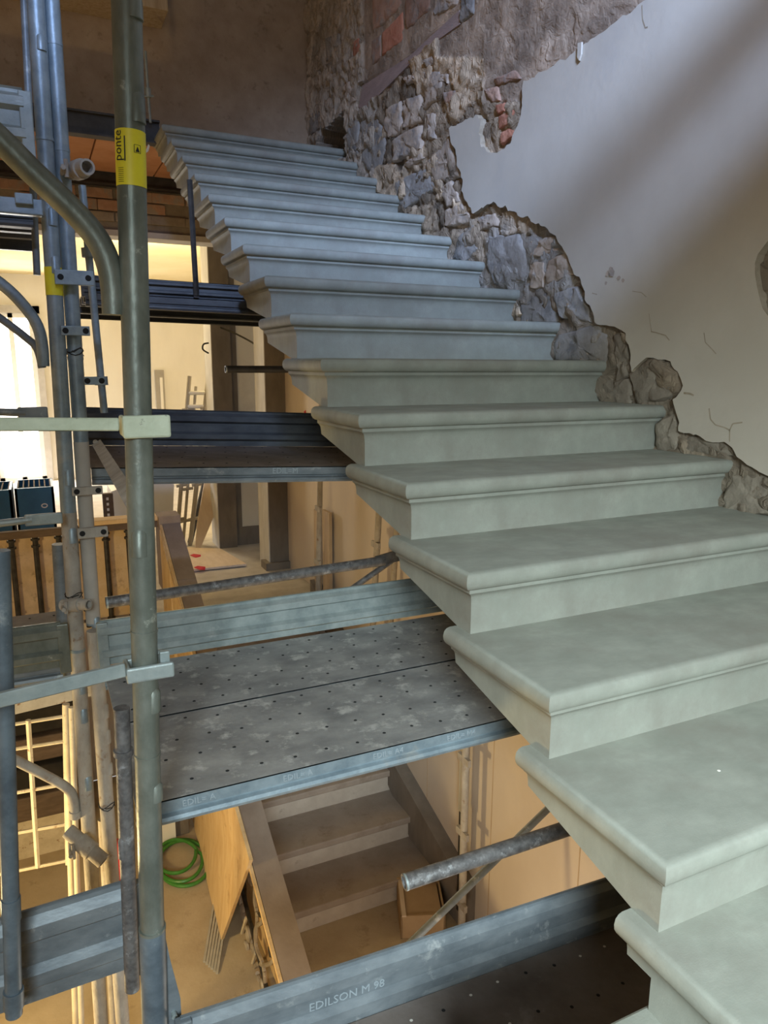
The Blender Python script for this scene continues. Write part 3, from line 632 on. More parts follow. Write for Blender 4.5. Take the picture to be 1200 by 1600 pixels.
bm = new(); path(bm, [(-0.03,1.95,hz(1.95)-.08),(-0.03,5.2,hz(5.2)-.08)], 0.012, 6); path(bm, [(-0.03,2.0,hz(2.0)-.72),(-0.03,5.2,hz(5.2)-.72)], 0.012, 6); obj('rail_bar', bm, 'iron', t2)
# landing balustrade
RZ = -0.19
t = thing('landing_balustrade', 'balustrade across the landing with black iron balusters and board behind', 'balustrade', (-1.2,5.3,ZL))
bm = new(); bbox(bm, (-3.2,5.24,RZ-.075), (0.06,5.30,RZ-.02), 0.006); obj('handrail', bm, 'timber_dark', t)
bm = new(); bbox(bm, (-0.66,5.22,RZ-.02), (0.02,5.36,RZ+.015), 0.005); obj('rail_cap', bm, 'osb', t)
bm = new(); bbox(bm, (-3.2,5.38,ZL+.002), (-0.62,5.40,RZ-.09), 0.003); obj('back_board', bm, 'osb_rough', t)
bm = new(); bbox(bm, (-0.615,5.38,ZL-.18), (-0.13,5.40,RZ-.03), 0.003); obj('back_board', bm, 'osb', t)
bm = new(); box(bm, (-0.10,5.16,-0.75), (0.06,5.36,RZ+.02)); obj('corner_box', bm, 'rail_dust', t)
me_b = None
for xb in (-1.43,-1.27,-1.11,-0.955,-0.80,-0.64,-0.475,-0.315,-0.17):
    if me_b is None:
        bm = new(); path(bm, [(0,0,-.74),(0,0,0)], .019, 8)
        for zz in (-.02,-.07,-.60,-.69): path(bm, [(0,0,zz-.008),(0,0,zz+.008)], [.03,.03], 8)
        bm.normal_update(); me_b = bpy.data.meshes.new('baluster'); bm.to_mesh(me_b); bm.free(); me_b.materials.append(MATS['iron'])
    o = link('baluster', me_b, t); o.location = Vector((xb,5.28,RZ-.075))-Vector((-1.2,5.3,ZL))
# floor slab edge under the landing
bm = new(); box(bm, (-3.3,5.31,ZF), (1.24,5.33,ZL)); struct('wall_under_landing', bm, 'cream')
# lower things
cc = at(288,1350,2,ZF+.02)
pts = []
for k in range(120):
    a = 2*math.pi*k/40; rr = 0.165-0.018*(k//40)+0.012*math.sin(a*1.3)
    pts.append(Vector((cc.x+rr*1.0*math.cos(a)-.01*(k/40), cc.y+rr*1.5*math.sin(a)+.03*(k/40), ZF+.014+.012*(k/40))))
bm = new(); path(bm, pts, 0.012, 8); tag(obj('garden_hose', bm, 'hose', None, True), 'coiled green hose lying on the yellow lit lower floor', 'hose')
for k in range(6):
    p = at(319+k*4.0, 1502+k*3.6, 2, ZF+.01); q = at(334+k*3.0, 1412+k*9.0, 0, -0.135)
    d = (q-p).normalized(); s = Vector((1,-0.35,0)); s = (s-d*s.dot(d)).normalized(); n_ = d.cross(s)
    bm = new(); slab(bm, [p-s*.007, p+s*.007, q+s*.006, q-s*.006], n_*0.05*(1 if n_.y > 0 else -1))
    tag(obj('grey_batten', bm, 'reed'), f'grey batten leaning below the yellow side board, {["first","second","third","fourth","fifth","sixth"][k]} of six from the left', 'batten', 'grey battens on the lower floor')
bm = new(); p = at(264,1318,2,ZF); box(bm, (p.x-.05,p.y,ZF+.001), (p.x+.05,p.y+.12,ZF+.26)); tag(obj('white_block', bm, 'frame_white'), 'pale upright block on the lower floor behind the hose', 'block')
bm = new(); p = at(285,1312,2,ZF); bbox(bm, (p.x-.04,p.y+.05,ZF+.001), (p.x+.06,p.y+.14,ZF+.20), .006); tag(obj('stone_plinth', bm, 'pier'), 'brown stone plinth on the lower floor behind the hose', 'plinth')
t = thing('carton_box', 'open cardboard box standing against the wall at the lower stair foot', 'box', (0.97,2.9,ZF))
rz = Matrix.Rotation(math.radians(-22),3,'Z'); pv = Vector((0.97,2.9,ZF))
def rbox(lo, hi):
    bm = new(); box(bm, lo, hi, rz, pv); return bm
obj('side', rbox((0.84,2.75,ZF+.002),(0.85,3.05,ZF+.15)), 'carton', t); obj('side', rbox((1.09,2.75,ZF+.002),(1.10,3.05,ZF+.15)), 'carton', t)
obj('front', rbox((0.84,2.75,ZF+.002),(1.10,2.76,ZF+.15)), 'carton', t); obj('back', rbox((0.84,3.04,ZF+.002),(1.10,3.05,ZF+.17)), 'carton', t)
obj('lid_flap', rbox((0.86,2.77,ZF+.13),(1.08,3.03,ZF+.14)), 'carton', t); obj('packing_strip', rbox((0.845,2.74,ZF+.152),(0.87,3.05,ZF+.162)), 'ply', t)
bm = new(); c = at(184,1350,1,2.6); bmesh.ops.create_icosphere(bm, subdivisions=3, radius=0.1, matrix=Matrix.Translation(c)@Matrix.Diagonal((.5,.5,1.3,1)))
for v in bm.verts: v.co += 0.02*Vector((noise.noise(v.co*9), noise.noise(v.co*9+Vector((4,0,0))), 0))
tag(obj('red_bag', bm, 'red', None, True), 'crumpled red bag hanging behind the lower scaffold poles', 'bag')

# ================================================================== SCAFFOLD DECKS
def zl(Y, p, q):
    a = at(p[0],p[1],1,Y); b_ = at(q[0],q[1],1,Y); s = (b_.z-a.z)/(b_.x-a.x); return lambda X: a.z+(X-a.x)*s
def deck_plank(label, xa, xb, ya, yb, zf, mt, edge_mt, group, holes=True, ribs=False, stamp=None, rim=True, dots=False):
    t = thing('scaffold_plank', label, 'plank', (xa,ya,zf(xa)), group)
    def sheet(y0_, y1_, dz0, dz1):
        bm = new(); slab(bm, [(xa,y0_,zf(xa)+dz0),(xb,y0_,zf(xb)+dz0),(xb,y1_,zf(xb)+dz0),(xa,y1_,zf(xa)+dz0)], (0,0,dz1-dz0)); return bm
    obj('walking_sheet', sheet(ya,yb,-.004,0), mt, t)
    prof = [(0,0,0),(0,0,-.030),(0,.007,-.034),(0,.007,-.038),(0,-.004,-.042),(0,-.007,-.050),(0,-.004,-.058),(0,.03,-.060),(0,.03,-.054),(0,.012,-.054),(0,.012,0)]
    bm = new(); prism(bm, [Vector(p) for p in prof], (xa,ya,zf(xa)-.0005), (xb,ya,zf(xb)-.0005)); obj('edge_rail', bm, edge_mt, t)
    bm = new(); prism(bm, [Vector((p[0],-p[1],p[2])) for p in prof], (xa,yb,zf(xa)-.0005), (xb,yb,zf(xb)-.0005)); obj('edge_rail', bm, edge_mt, t)
    if ribs:
        for k in range(3):
            y = ya+(yb-ya)*(k+1)/4
            bm = new(); slab(bm, [(xa,y-.02,zf(xa)-.035),(xb,y-.02,zf(xb)-.035),(xb,y+.02,zf(xb)-.035),(xa,y+.02,zf(xa)-.035)], (0,0,.03)); obj('stiffener', bm, edge_mt, t)
    if holes:
        bm = new(); bd = new(); k = 0
        ny_ = 4; nx_ = int((xb-xa)/0.085) if random.random() < 2 else 0
        for i in range(nx_):
            for j in range(ny_):
                x = xa+.05+i*0.085+(0.0425 if j % 2 else 0); y = ya+(yb-ya)*(j+.6)/ny_+random.uniform(-.012,.012)
                zz = zf(x)+0.0004
                tgt = bd if (dots and random.random() < 0.45) else bm
                r_ = .0028 if tgt is bm else .0042
                tgt.faces.new([tgt.verts.new((x+r_*math.cos(a),y+r_*math.sin(a)*.9,zz+.0008)) for a in [2*math.pi*q/8 for q in range(8)]])
                if rim and tgt is bm:
                    for q in range(8):
                        a0, a1 = 2*math.pi*q/8, 2*math.pi*(q+1)/8
                        tgt.faces.new([tgt.verts.new((x+rr*math.cos(a),y+rr*math.sin(a),z_)) for rr,a,z_ in ((r_,a0,zz+.001),(r_,a1,zz+.001),(r_*1.9,a1,zz-.0006),(r_*1.9,a0,zz-.0006))])
        o = obj('perforation', bm, 'hole', t); o['kind'] = 'stuff'
        if dots: o = obj('lit_perforation', bd, 'white_dot', t); o['kind'] = 'stuff'  # light in some holes painted as pale dots
        else: bd.free()
    if stamp:
        for x, s, sz in stamp: text('stamped_mark', s, 'stamp', t, (x,ya-.0008,zf(x)-.026), (1,0,(zf(xb)-zf(xa))/(xb-xa)), (0,0,1), sz)
    return t
TOE = [(0,0),(0,.022),(.016,.032),(.016,.052),(0,.062),(0,.098),(.016,.108),(.016,.130),(0,.142),(0,.150),(.004,.155)]
def toe_board(label, xa, xb, Y, zb, hgt, mt, group, stamp=None, thick=0.006):
    t = thing('toe_board', label, 'toe board', (xa,Y,zb(xa)), group); k = hgt/.155
    fr = [(0,-o,z*k) for o, z in TOE]; bk = [(0,-o+thick,z*k) for o, z in TOE][::-1]
    bm = new(); prism(bm, [Vector(p) for p in fr+bk], (xa,Y,zb(xa)), (xb,Y,zb(xb))); obj('folded_sheet', bm, mt, t)
    for x in (xa,xb):
        bm = new(); bbox(bm, (x-.012,Y-.012,zb(x)-.02), (x+.022,Y+.010,zb(x)+hgt*.95), .003); obj('end_plate', bm, mt, t)
    if stamp:
        for x, s, sz in stamp: text('stamped_mark', s, 'stamp', t, (x,Y-.0008,zb(x)+hgt*.43), (1,0,(zb(xb)-zb(xa))/(xb-xa)), (0,0,1), sz)
    return t
flat = lambda z: (lambda X: z)
XA, XB = -0.74, 1.12
# third deck (large, centre)
deck_plank('perforated grey steel plank at the front of the large middle deck', XA, XB, 1.12, 1.53, flat(0.0), 'deck', 'galv_blue', 'planks of the middle deck', stamp=[(-0.64,'EDIL= A',.022),(-0.40,'EDIL= A',.022),(-0.16,'EDIL= A4',.022),(0.06,'EDIL= M4',.022)])
deck_plank('perforated grey steel plank at the back of the large middle deck', XA, XB, 1.54, 1.945, flat(0.0), 'deck', 'galv_blue', 'planks of the middle deck')
toe_board('grey-blue ridged toe board behind the large middle deck', XA, XB, 1.965, flat(0.004), .155, 'galv', 'toe boards')
# second deck
zb2 = zl(2.15,(241,730),(549,728))
deck_plank('dusty steel plank of the second deck, at eye level', XA+.02, XB, 2.15, 2.883, zb2, 'deck_dark', 'toe', 'planks of the upper decks', stamp=[(-0.10,'EDIL=M',.03),(0.20,'EDIL=M',.03)])
zt2 = zl(2.89,(239,640),(491,644.6)); zt2b = zl(2.89,(239,702),(520,698))
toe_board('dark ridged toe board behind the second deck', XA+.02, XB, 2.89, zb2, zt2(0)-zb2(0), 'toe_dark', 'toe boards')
# top deck seen from below
fY = 3.06
zA = zl(fY,(233,478),(403,487))
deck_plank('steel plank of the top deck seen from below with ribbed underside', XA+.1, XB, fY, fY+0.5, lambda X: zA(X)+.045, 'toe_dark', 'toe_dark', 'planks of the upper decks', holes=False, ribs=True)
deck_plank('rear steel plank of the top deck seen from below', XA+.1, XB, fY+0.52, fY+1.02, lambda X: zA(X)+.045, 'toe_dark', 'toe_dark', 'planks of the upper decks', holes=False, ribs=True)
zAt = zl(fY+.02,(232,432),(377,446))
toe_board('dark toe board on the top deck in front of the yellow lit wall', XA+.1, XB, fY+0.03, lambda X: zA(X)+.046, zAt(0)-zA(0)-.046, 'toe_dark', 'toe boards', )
p = at(307,462,1,fY-.01); q = at(297,300,1,fY-.01)
t = thing('toe_board_post', 'thin black steel post rising from the top deck beside the stone steps', 'post', p)
bm = new(); path(bm, [p, q+Vector((0,0,.05))], .013, 6); obj('bar', bm, 'iron', t); bm = new(); bbox(bm, p+Vector((-.012,-.004,-.01)), p+Vector((.012,.012,.03)), .002); obj('foot_clip', bm, 'dark_steel', t)
# lowest deck, at the photographer's feet
zd = zl(0.9,(290,1600),(930,1370)); zdb = zl(0.9,(640,1560),(970,1440))
toe_board('grey ridged toe board along the lowest deck, bottom of the photo', -0.70, 1.15, 0.9, lambda X: zdb(X)-.012, (zd(0)-zdb(0))+.012, 'toe', 'toe boards', stamp=[(-0.42,'EDILSON M 98',.030)])
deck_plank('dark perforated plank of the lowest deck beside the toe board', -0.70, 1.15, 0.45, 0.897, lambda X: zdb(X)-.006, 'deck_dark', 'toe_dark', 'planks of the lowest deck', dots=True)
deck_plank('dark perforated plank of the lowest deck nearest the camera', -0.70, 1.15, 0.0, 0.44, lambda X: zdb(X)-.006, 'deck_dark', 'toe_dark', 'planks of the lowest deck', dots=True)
# left bay decks
toe_board('short ridged toe board beyond the double posts on the left', -1.9, -0.855, 2.02, flat(0.0), .155, 'galv_green', 'toe boards of the left bay')
deck_plank('dusty plank behind the short toe board on the left', -1.9, -0.86, 2.06, 2.62, flat(0.0), 'deck_dark', 'toe', 'planks of the left bay')
zlt = zl(1.15,(35,1572),(205,1512)); zlu = zl(1.15,(30,1408),(205,1382))
toe_board('wide blue-grey toe board at the lower left between the posts', -1.6, -0.757, 1.15, zlt, zlu(-0.85)-zlt(-0.85), 'toe', 'toe boards of the left bay')
toe_board('galvanised toe board at the upper left edge of the photo', -1.9, -0.832, 2.02, flat(1.558), .165, 'galv', 'toe boards of the left bay')
deck_plank('grey plank seen from below at the upper left edge', -1.9, -0.83, 2.2, 2.75, flat(1.44), 'reed', 'toe_dark', 'planks of the left bay', holes=False, ribs=True)

# ================================================================== SCAFFOLD POSTS
def post(name, label, px0, px1, Y, rad, mt, extra_top=0.0, floor=False, group='scaffold posts', lugs=(), collars=(), hollow=0.0):
    a = at(px0[0],px0[1],1,Y); b_ = at(px1[0],px1[1],1,Y)
    top, bot = (a,b_) if a.z > b_.z else (b_,a)
    d = (top-bot).normalized(); top = top + d*extra_top
    if floor: bot = bot + d*((ZF+.002-bot.z)/d.z)
    t = thing(name, label, 'post', bot, group)
    bm = new(); path(bm, [bot, top], rad, 20, hollow=hollow); obj('tube', bm, mt, t, True)
    def on(y):           # point of the axis at photo height y
        lo, hi = 0.0, 1.0
        for _ in range(30):
            m_ = (lo+hi)/2; _, yy = px2(bot.lerp(top,m_))
            if yy > y: lo = m_
            else: hi = m_
        return bot.lerp(top, lo)
    for y, ang, L_ in lugs:      # welded half sleeves that take the wedge pins
        c = on(y); s = Vector((math.cos(ang), math.sin(ang), 0)); bm = new()
        path(bm, [c+s*rad*.62-d*L_/2, c+s*rad*.62+d*L_*.35, c+s*rad*.42+d*L_/2], [rad*.62, rad*.60, rad*.5], 12, hollow=0.7); obj('welded_sleeve', bm, mt, t, True)
    for y, L_, k in collars:
        c = on(y); bm = new(); path(bm, [c-d*L_/2, c+d*L_/2], rad*k, 20); obj('collar', bm, mt, t, True)
    return t, on, d
P1Y = 0.93
p1, on1, d1 = post('scaffold_post', 'thick greenish scaffold post with yellow label in the left foreground', (196,-60), (238,1450), P1Y, .0240, 'galv_green', lugs=((18,-.9,.03),(172,-.9,.045),(845,-1.9,.05),(1092,-.7,.045),(1235,-.7,.035)), collars=((985,.004,1.05),(1455,.006,1.12),(1178,.004,1.05)))
a = on1(1452); b_ = a - d1*0.5
bm = new(); path(bm, [b_, a], .0262, 20); obj('socket_tube', bm, 'socket', p1, True)
# knee brace welded to it
kp = smoothpts([at(x,y,1,P1Y+.01) for x,y in [(-60,165),(0,218),(50,268),(110,325),(148,368),(167,405),(176,445),(179,492)]], 5)
bm = new(); path(bm, kp, .0205, 16); obj('knee_brace', bm, 'galv_green', p1, True)
# label
lt, lb_ = on1(207), on1(294); rad = .0246
bm = new(); path(bm, [lb_, lt], rad, 24, cap=False); lab = obj('label_sleeve', bm, 'yellow_label', p1, True)
lab['label'] = 'yellow sticker wrapped round the post'
def on_label(phi, s, dr=.0004):     # angle 0 faces the camera
    c = lb_.lerp(lt, s); f_ = (CX-c); f_ = (f_-d1*f_.dot(d1)).normalized(); rt = d1.cross(f_).normalized()
    n_ = f_*math.cos(phi)+rt*math.sin(phi); return c+n_*(rad+dr), n_, rt*math.cos(phi)-f_*math.sin(phi)
o_, n_, tg = on_label(-0.62, 0.42); text('label_word', 'ponte', 'black_ink', lab, o_, d1, -tg, .020, .0001)
def lab_quad(ph0, ph1, s0, s1, name='label_bar'):
    bm = new(); k_ = 4
    for k in range(k_):
        a0 = ph0+(ph1-ph0)*k/k_; a1 = ph0+(ph1-ph0)*(k+1)/k_
        bm.faces.new([bm.verts.new(on_label(a, s)[0]) for a, s in ((a0,s0),(a1,s0),(a1,s1),(a0,s1))])
    return obj(name, bm, 'black_ink', lab)
lab_quad(-.42,-.34,.42,.86)
for k in range(8): lab_quad(-.95,-.5,.05+k*.035,.058+k*.035,'label_line')
for ph, s in ((.45,.72),(.45,.58)): lab_quad(ph-.22,ph+.22,s,s+.008,'warning_frame')
for ph in (.23,.66): lab_quad(ph-.02,ph+.02,.58,.725,'warning_frame')
bm = new(); bm.faces.new([bm.verts.new(on_label(ph, s)[0]) for ph, s in ((.30,.60),(.60,.60),(.45,.70))]); obj('warning_triangle', bm, 'black_ink', lab)
# guard rails clamped to it
def guard(label, pts, Y0, Y1, clampbox, w, mt):
    p = at(pts[0][0],pts[0][1],1,Y0); q = at(pts[1][0],pts[1][1],1,Y1); d = (q-p).normalized()
    t = thing('guard_rail', label, 'rail', q, 'guard rails left of the label post')
    s = Vector((0,0,1)); s = (s-d*s.dot(d)).normalized(); n_ = d.cross(s)
    bm = new(); prism(bm, [s*w/2+n_*.006, s*w/2-n_*.006, -s*w/2-n_*.006, -s*w/2+n_*.006], p, q); bmesh.ops.bevel(bm, geom=bm.edges[:], offset=.002, segments=1, affect='EDGES'); obj('flat_bar', bm, mt, t)
    (x0_,y0_),(x1_,y1_) = clampbox; a = at(x0_,y1_,1,P1Y-.034); b2_ = at(x1_,y0_,1,P1Y-.034)
    bm = new(); bbox(bm, (a.x,P1Y-.036,a.z), (b2_.x,P1Y-.026,b2_.z), .004); obj('clamp_plate', bm, mt, t)
    bm = new(); bbox(bm, (a.x,P1Y-.028,a.z+.002), (a.x+.008,P1Y+.026,b2_.z-.002), .003); bbox(bm, (b2_.x-.018,P1Y-.028,a.z+.004), (b2_.x-.010,P1Y+.026,b2_.z-.004), .003); bbox(bm, (a.x,P1Y+.022,a.z+.004), (b2_.x-.01,P1Y+.030,b2_.z-.004), .003); obj('clamp_yoke', bm, mt, t)
    return t
guard('pale yellowish rail clamped to the label post, upper of two', [(-80,663),(186,663)], .90, .90, ((193,648),(266,686)), .022, 'clamp')
guard('grey-green rail clamped to the label post, lower of two', [(-60,1108),(196,1046)], .88, .905, ((199,1034),(272,1070)), .026, 'galv')
bm = new(); c = at(258,1026,1,P1Y-.01); bbox(bm, c+Vector((-.010,-.006,-.02)), c+Vector((.008,.006,.012)), .002); tag(obj('wedge_pin', bm, 'galv'), 'small upright wedge in the lower clamp of the label post', 'wedge')
# left group at the back of the bay
PY = 2.05
p2, on2, d2 = post('scaffold_post', 'dusty grey post left of the slim blue-grey post, with small yellow sticker', (52,-60), (144,1376), PY, .0235, 'galv_blue', floor=True, lugs=((70,-1.2,.04),(340,-1.2,.05),(415,-1.2,.05),(745,-1.2,.05),(835,-1.2,.05),(1070,-1.2,.05),(1115,-1.2,.05),(1220,-1.2,.05)), collars=((218,.01,1.08),(1015,.01,1.08)))
z_ = on2(800); bm = new(); path(bm, [z_, z_+d2*((ZF+.004-z_.z)/d2.z)], .0242, 20); obj('dusty_lower_tube', bm, 'dusty_tube', p2, True)
a, b_ = on2(462), on2(418); bm = new(); path(bm, [a,b_], .0245, 20, cap=False); obj('label_sleeve', bm, 'yellow_label', p2, True)
kp = smoothpts([at(x,y,1,PY) for x,y in [(-70,395),(0,442),(35,475),(58,508),(66,540),(68,572)]], 5)
bm = new(); path(bm, kp, .017, 12); obj('knee_brace', bm, 'galv_blue', p2, True)
kp = smoothpts([at(x,y,1,PY+.1) for x,y in [(-70,450),(0,497),(40,527),(58,545),(66,575)]], 5)
bm = new(); path(bm, kp, .012, 12); obj('knee_brace', bm, 'toe', p2, True)
p3, on3, d3 = post('scaffold_post', 'slim shiny blue-grey post beside the one with the small sticker', (76,-60), (146,975), PY+.02, .0225, 'galv_blue', collars=((70,.008,1.05),(235,.01,1.06),(560,.01,1.05)), lugs=((975,-1.0,.06),))
a, b_ = on3(690), on3(972); bm = new(); path(bm, [b_, a], .0231, 20); obj('dusty_lower_tube', bm, 'concrete', p3, True)
p5, on5, d5 = post('scaffold_post', 'dusty yellowish post standing below the left double posts', (147,985), (187,1531), PY-.05, .0235, 'dusty_tube', floor=True, lugs=((1060,-.4,.05),(1110,-.4,.05),(1150,-.4,.05),(1200,-.4,.04)))
post('scaffold_post', 'thin blue-grey tube right of the double posts', (128,290), (163,645), PY+.3, .0125, 'galv_blue', collars=((395,.03,1.8),(595,.03,1.8)))
post('scaffold_post', 'thin dark tube at the far left behind the double posts', (36,-30), (58,430), PY+.25, .011, 'toe')
post('scaffold_post', 'dark blue-grey post along the left edge of the photo', (1,860), (22,1585), 1.05, .0165, 'socket', collars=((1420,.05,1.12),(1560,.04,1.2)))
post('scaffold_post', 'short dirty tube with rim just left of the label post', (190,1106), (207,1545), 1.1, .0165, 'dark_tube', collars=((1175,.012,1.25),), lugs=((1320,-2.6,.05),))
post('scaffold_post', 'thin pale tube behind the lower left toe board, left of two', (103,1100), (112,1390), 2.6, .014, 'grille', floor=True)
post('scaffold_post', 'thin pale tube behind the lower left toe board, right of two', (112,1105), (121,1390), 2.55, .012, 'grille', floor=True)
post('scaffold_post', 'dusty tube behind the lower left toe board beside the yellowish post', (160,1280), (176,1560), 2.5, .018, 'dusty_tube', floor=True)
post('flat_post', 'flat dark upright plate left of the double posts at mid height', (92,850), (104,1060), PY+.1, .022, 'toe')
# couplers between the two back posts
def coupler(label, pc, Y, axis, L_, r_, mt):
    c = at(pc[0],pc[1],1,Y); t = thing('tube_coupler', label, 'coupler', c, 'tube couplers'); ax = Vector(axis).normalized(); s, u_ = frame_for(ax)
    bm = new(); path(bm, [c-ax*L_/2, c+ax*L_/2], r_, 18, hollow=.72); obj('tube_stub', bm, mt, t, True)
    bm = new(); path(bm, [c-ax*L_*.18, c+ax*L_*.18], r_*1.25, 18); bbox(bm, c+Vector((-r_*2.2,.0,-r_*.5)), c+Vector((-r_*.9,.03,r_*.5)), .003); obj('jaw', bm, mt, t, True)
    bm = new(); path(bm, [c+Vector((-r_*2.0,-.03,-r_*.2)), c+Vector((-r_*2.0,.05,-r_*.2))], .007, 8); path(bm, [c+Vector((-r_*1.6,-.01,-r_*1.2)), c+Vector((-r_*1.6,-.01,r_*1.0))], .006, 8); obj('bolt', bm, mt, t, True)
    return t
coupler('open tube end in a rusty coupler on the slim post near the top left', (124,265), PY-.06, (0.28,-.9,-.05), .12, .022, 'dusty_tube')
coupler('dusty coupler with open tube end near the bottom left', (134,1322), PY-.1, (.62,-.55,-.55), .16, .024, 'dusty_tube')
coupler('dusty coupler on the left posts beside the long guard tube', (118,945), PY-.05, (0.7,-.6,.1), .10, .018, 'dusty_tube')
for k, (a_, b_, yy, hh) in enumerate(((86,146,434,20),(96,140,517,14),(132,163,595,13),(113,160,767,16),(122,168,832,20))):
    p = at(a_,yy+hh/2,1,PY-.035); q = at(b_,yy-hh/2,1,PY-.035)
    t = thing('cross_plate', ['grey pierced plate joining the double posts beside the small yellow sticker','small grey plate joining the double posts below the top deck','small dark plate on the thin blue-grey tube','dusty plate joining the double posts at the second deck','dusty pierced plate joining the double posts above the long tube'][k], 'plate', p, 'plates joining the posts')
    bm = new(); bbox(bm, (p.x,PY-.04,p.z), (q.x,PY-.026,q.z), .002); obj('plate', bm, 'galv_blue' if k < 3 else 'dusty_tube', t)
    bm = new(); c = Vector((p.x+(q.x-p.x)*.15,PY-.0412,(p.z+q.z)/2))
    bm.free()
    for c_ in (c, c+Vector(((q.x-p.x)*.7,0,0))):
        bm = new(); bm.faces.new([bm.verts.new(c_+Vector((.009*math.cos(a),0,.009*math.sin(a)))) for a in [2*math.pi*j/10 for j in range(10)]]); obj('bolt_hole', bm, 'hole', t)
def wire(label, c, r_):
    pts_ = [c+Vector((r_*math.cos(a), r_*math.sin(a), .006*math.sin(a*2.3)+.0008*k)) for k, a in enumerate([2*math.pi*j/12 for j in range(31)])]
    pts_ += [pts_[-1]+Vector((.01*j, -.012*j, .008*math.sin(j*2.1))) for j in range(1,5)]
    bm = new(); path(bm, pts_, .0016, 5); return tag(obj('wire_tie', bm, 'iron', None, True), label, 'wire', 'wire ties on the posts')
wire('twisted wire wound round the slim blue-grey post below the top deck', on3(556), .0245)
wire('twisted wire wound round the yellowish lower post', on5(1262), .0255)
wire('twisted wire wound round the dusty post above the long guard tube', on2(935), .0262)
# left bay rails
for k, (P, Y, mt, lb) in enumerate((([(-60,642),(40,645),(75,645)],PY-.15,'toe','slim rail with flattened end behind the pale clamped rail'), ([(-60,825),(50,812),(98,810)],PY-.1,'galv','slim grey rail with flattened end above the black balusters'))):
    t = thing('ladder_rail', lb, 'rail', at(P[0][0],P[0][1],1,Y), 'rails of the left bay')
    pts_ = [at(x,y,1,Y) for x,y in P]
    bm = new(); path(bm, pts_[:2], .011, 10); obj('tube', bm, mt, t, True)
    bm = new(); a_, b_ = pts_[1], pts_[2]; bbox(bm, (a_.x-.02,Y-.008,a_.z-.018), (b_.x,Y+.008,a_.z+.016), .004); obj('flat_end', bm, mt, t)
p, q = at(-30,318,1,PY-.06), at(66,312,1,PY-.06); t = thing('frame_transom', 'blue-grey frame crossbar at the upper left with a small plate', 'rail', p, 'rails of the left bay')
bm = new(); bbox(bm, (p.x-.3,PY-.075,p.z-.022), (q.x,PY-.045,p.z+.022), .004); obj('bar', bm, 'galv_blue', t)
a_ = at(22,300,1,PY-.09); b_ = at(52,320,1,PY-.09); bm = new(); bbox(bm, (a_.x,PY-.09,b_.z), (b_.x,PY-.075,a_.z), .003); obj('plate', bm, 'galv_blue', t)
# diagonal flat brace and lower knee
t = thing('flat_brace', 'dusty flat brace running diagonally from the double posts to the label post', 'brace', at(203,790,1,1.6), None)
p, q = at(150,692,1,2.05), at(215,800,1,0.96); d = (q-p).normalized(); bm = new(); slab(bm, [p+Vector((-.012,0,-.006)), p+Vector((.014,0,.010)), q+Vector((.014,0,.010)), q+Vector((-.012,0,-.006))], (0,.008,0)); obj('strap', bm, 'dusty_tube', t)
bm = new(); path(bm, [p+Vector((0,-.01,0)), p+Vector((0,.03,0))], .008, 8); obj('bolt', bm, 'dusty_tube', t, True)
t = thing('knee_tube', 'dusty bent knee tube at the lower left in front of the pale grille', 'tube', at(118,1275,1,PY), None)
bm = new(); path(bm, smoothpts([at(x,y,1,PY) for x,y in [(-40,1158),(10,1181),(60,1206),(100,1228),(114,1245),(118,1275)]],5), .0165, 12); obj('tube', bm, 'dusty_tube', t, True)
bm = new(); c = at(118,1272,1,PY); path(bm, [c+Vector((0,0,-.012)), c+Vector((0,0,.012))], .02, 12); obj('weld_collar', bm, 'dusty_tube', t, True)
# pale grille leaning on the lower left
t = thing('pale_grille', 'pale rusty metal grille of crossed bars at the lower left', 'grille', (-1.0,2.9,-1.6))
for (ya, yb) in ((1135,1118),(1174,1157),(1243,1224),(1306,1287),(1366,1344)):
    bm = new(); p, q = at(0,ya,1,2.9), at(108,yb,1,2.9); p = p+(p-q)*3; path(bm, [p, q], .008, 6); obj('cross_bar', bm, 'grille', t)
for (xa, ya, xb, yb) in ((44,1125,59,1355),(101,1105,106,1350),(-30,1140,-15,1370)):
    bm = new(); path(bm, [at(xa,ya,1,2.9), at(xb,yb,1,2.9)], .012, 6); obj('upright_bar', bm, 'grille', t)
t = thing('rusty_ledger', 'flat pale ledger with rust stains above the pale grille', 'beam', at(0,1110,1,2.4))
p, q = at(8,1112,1,2.4), at(165,1075,1,2.4); s = q-p; p = p-s*2; bm = new(); slab(bm, [p+Vector((0,0,-.02)), q+Vector((0,0,-.02)), q+Vector((0,0,.022)), p+Vector((0,0,.022))], (0,.03,0)); obj('bar', bm, 'grille', t)
bm = new(); bbox(bm, q+Vector((-.03,-.004,-.026)), q+Vector((.0,.034,.03)), .003); obj('end_hook', bm, 'grille', t)
# dark material stacked behind the grille
t = thing('stacked_dark_boards', 'dark stacked boards in shadow behind the pale grille', 'boards', (-1.6,4.4,ZF))
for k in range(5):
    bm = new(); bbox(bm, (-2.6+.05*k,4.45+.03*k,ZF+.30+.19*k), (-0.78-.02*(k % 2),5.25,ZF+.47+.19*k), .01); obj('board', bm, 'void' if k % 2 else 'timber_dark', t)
bm = new(); box(bm, (-2.5,4.5,ZF+.001), (-0.85,5.2,ZF+.30)); obj('bearer', bm, 'grille', t)
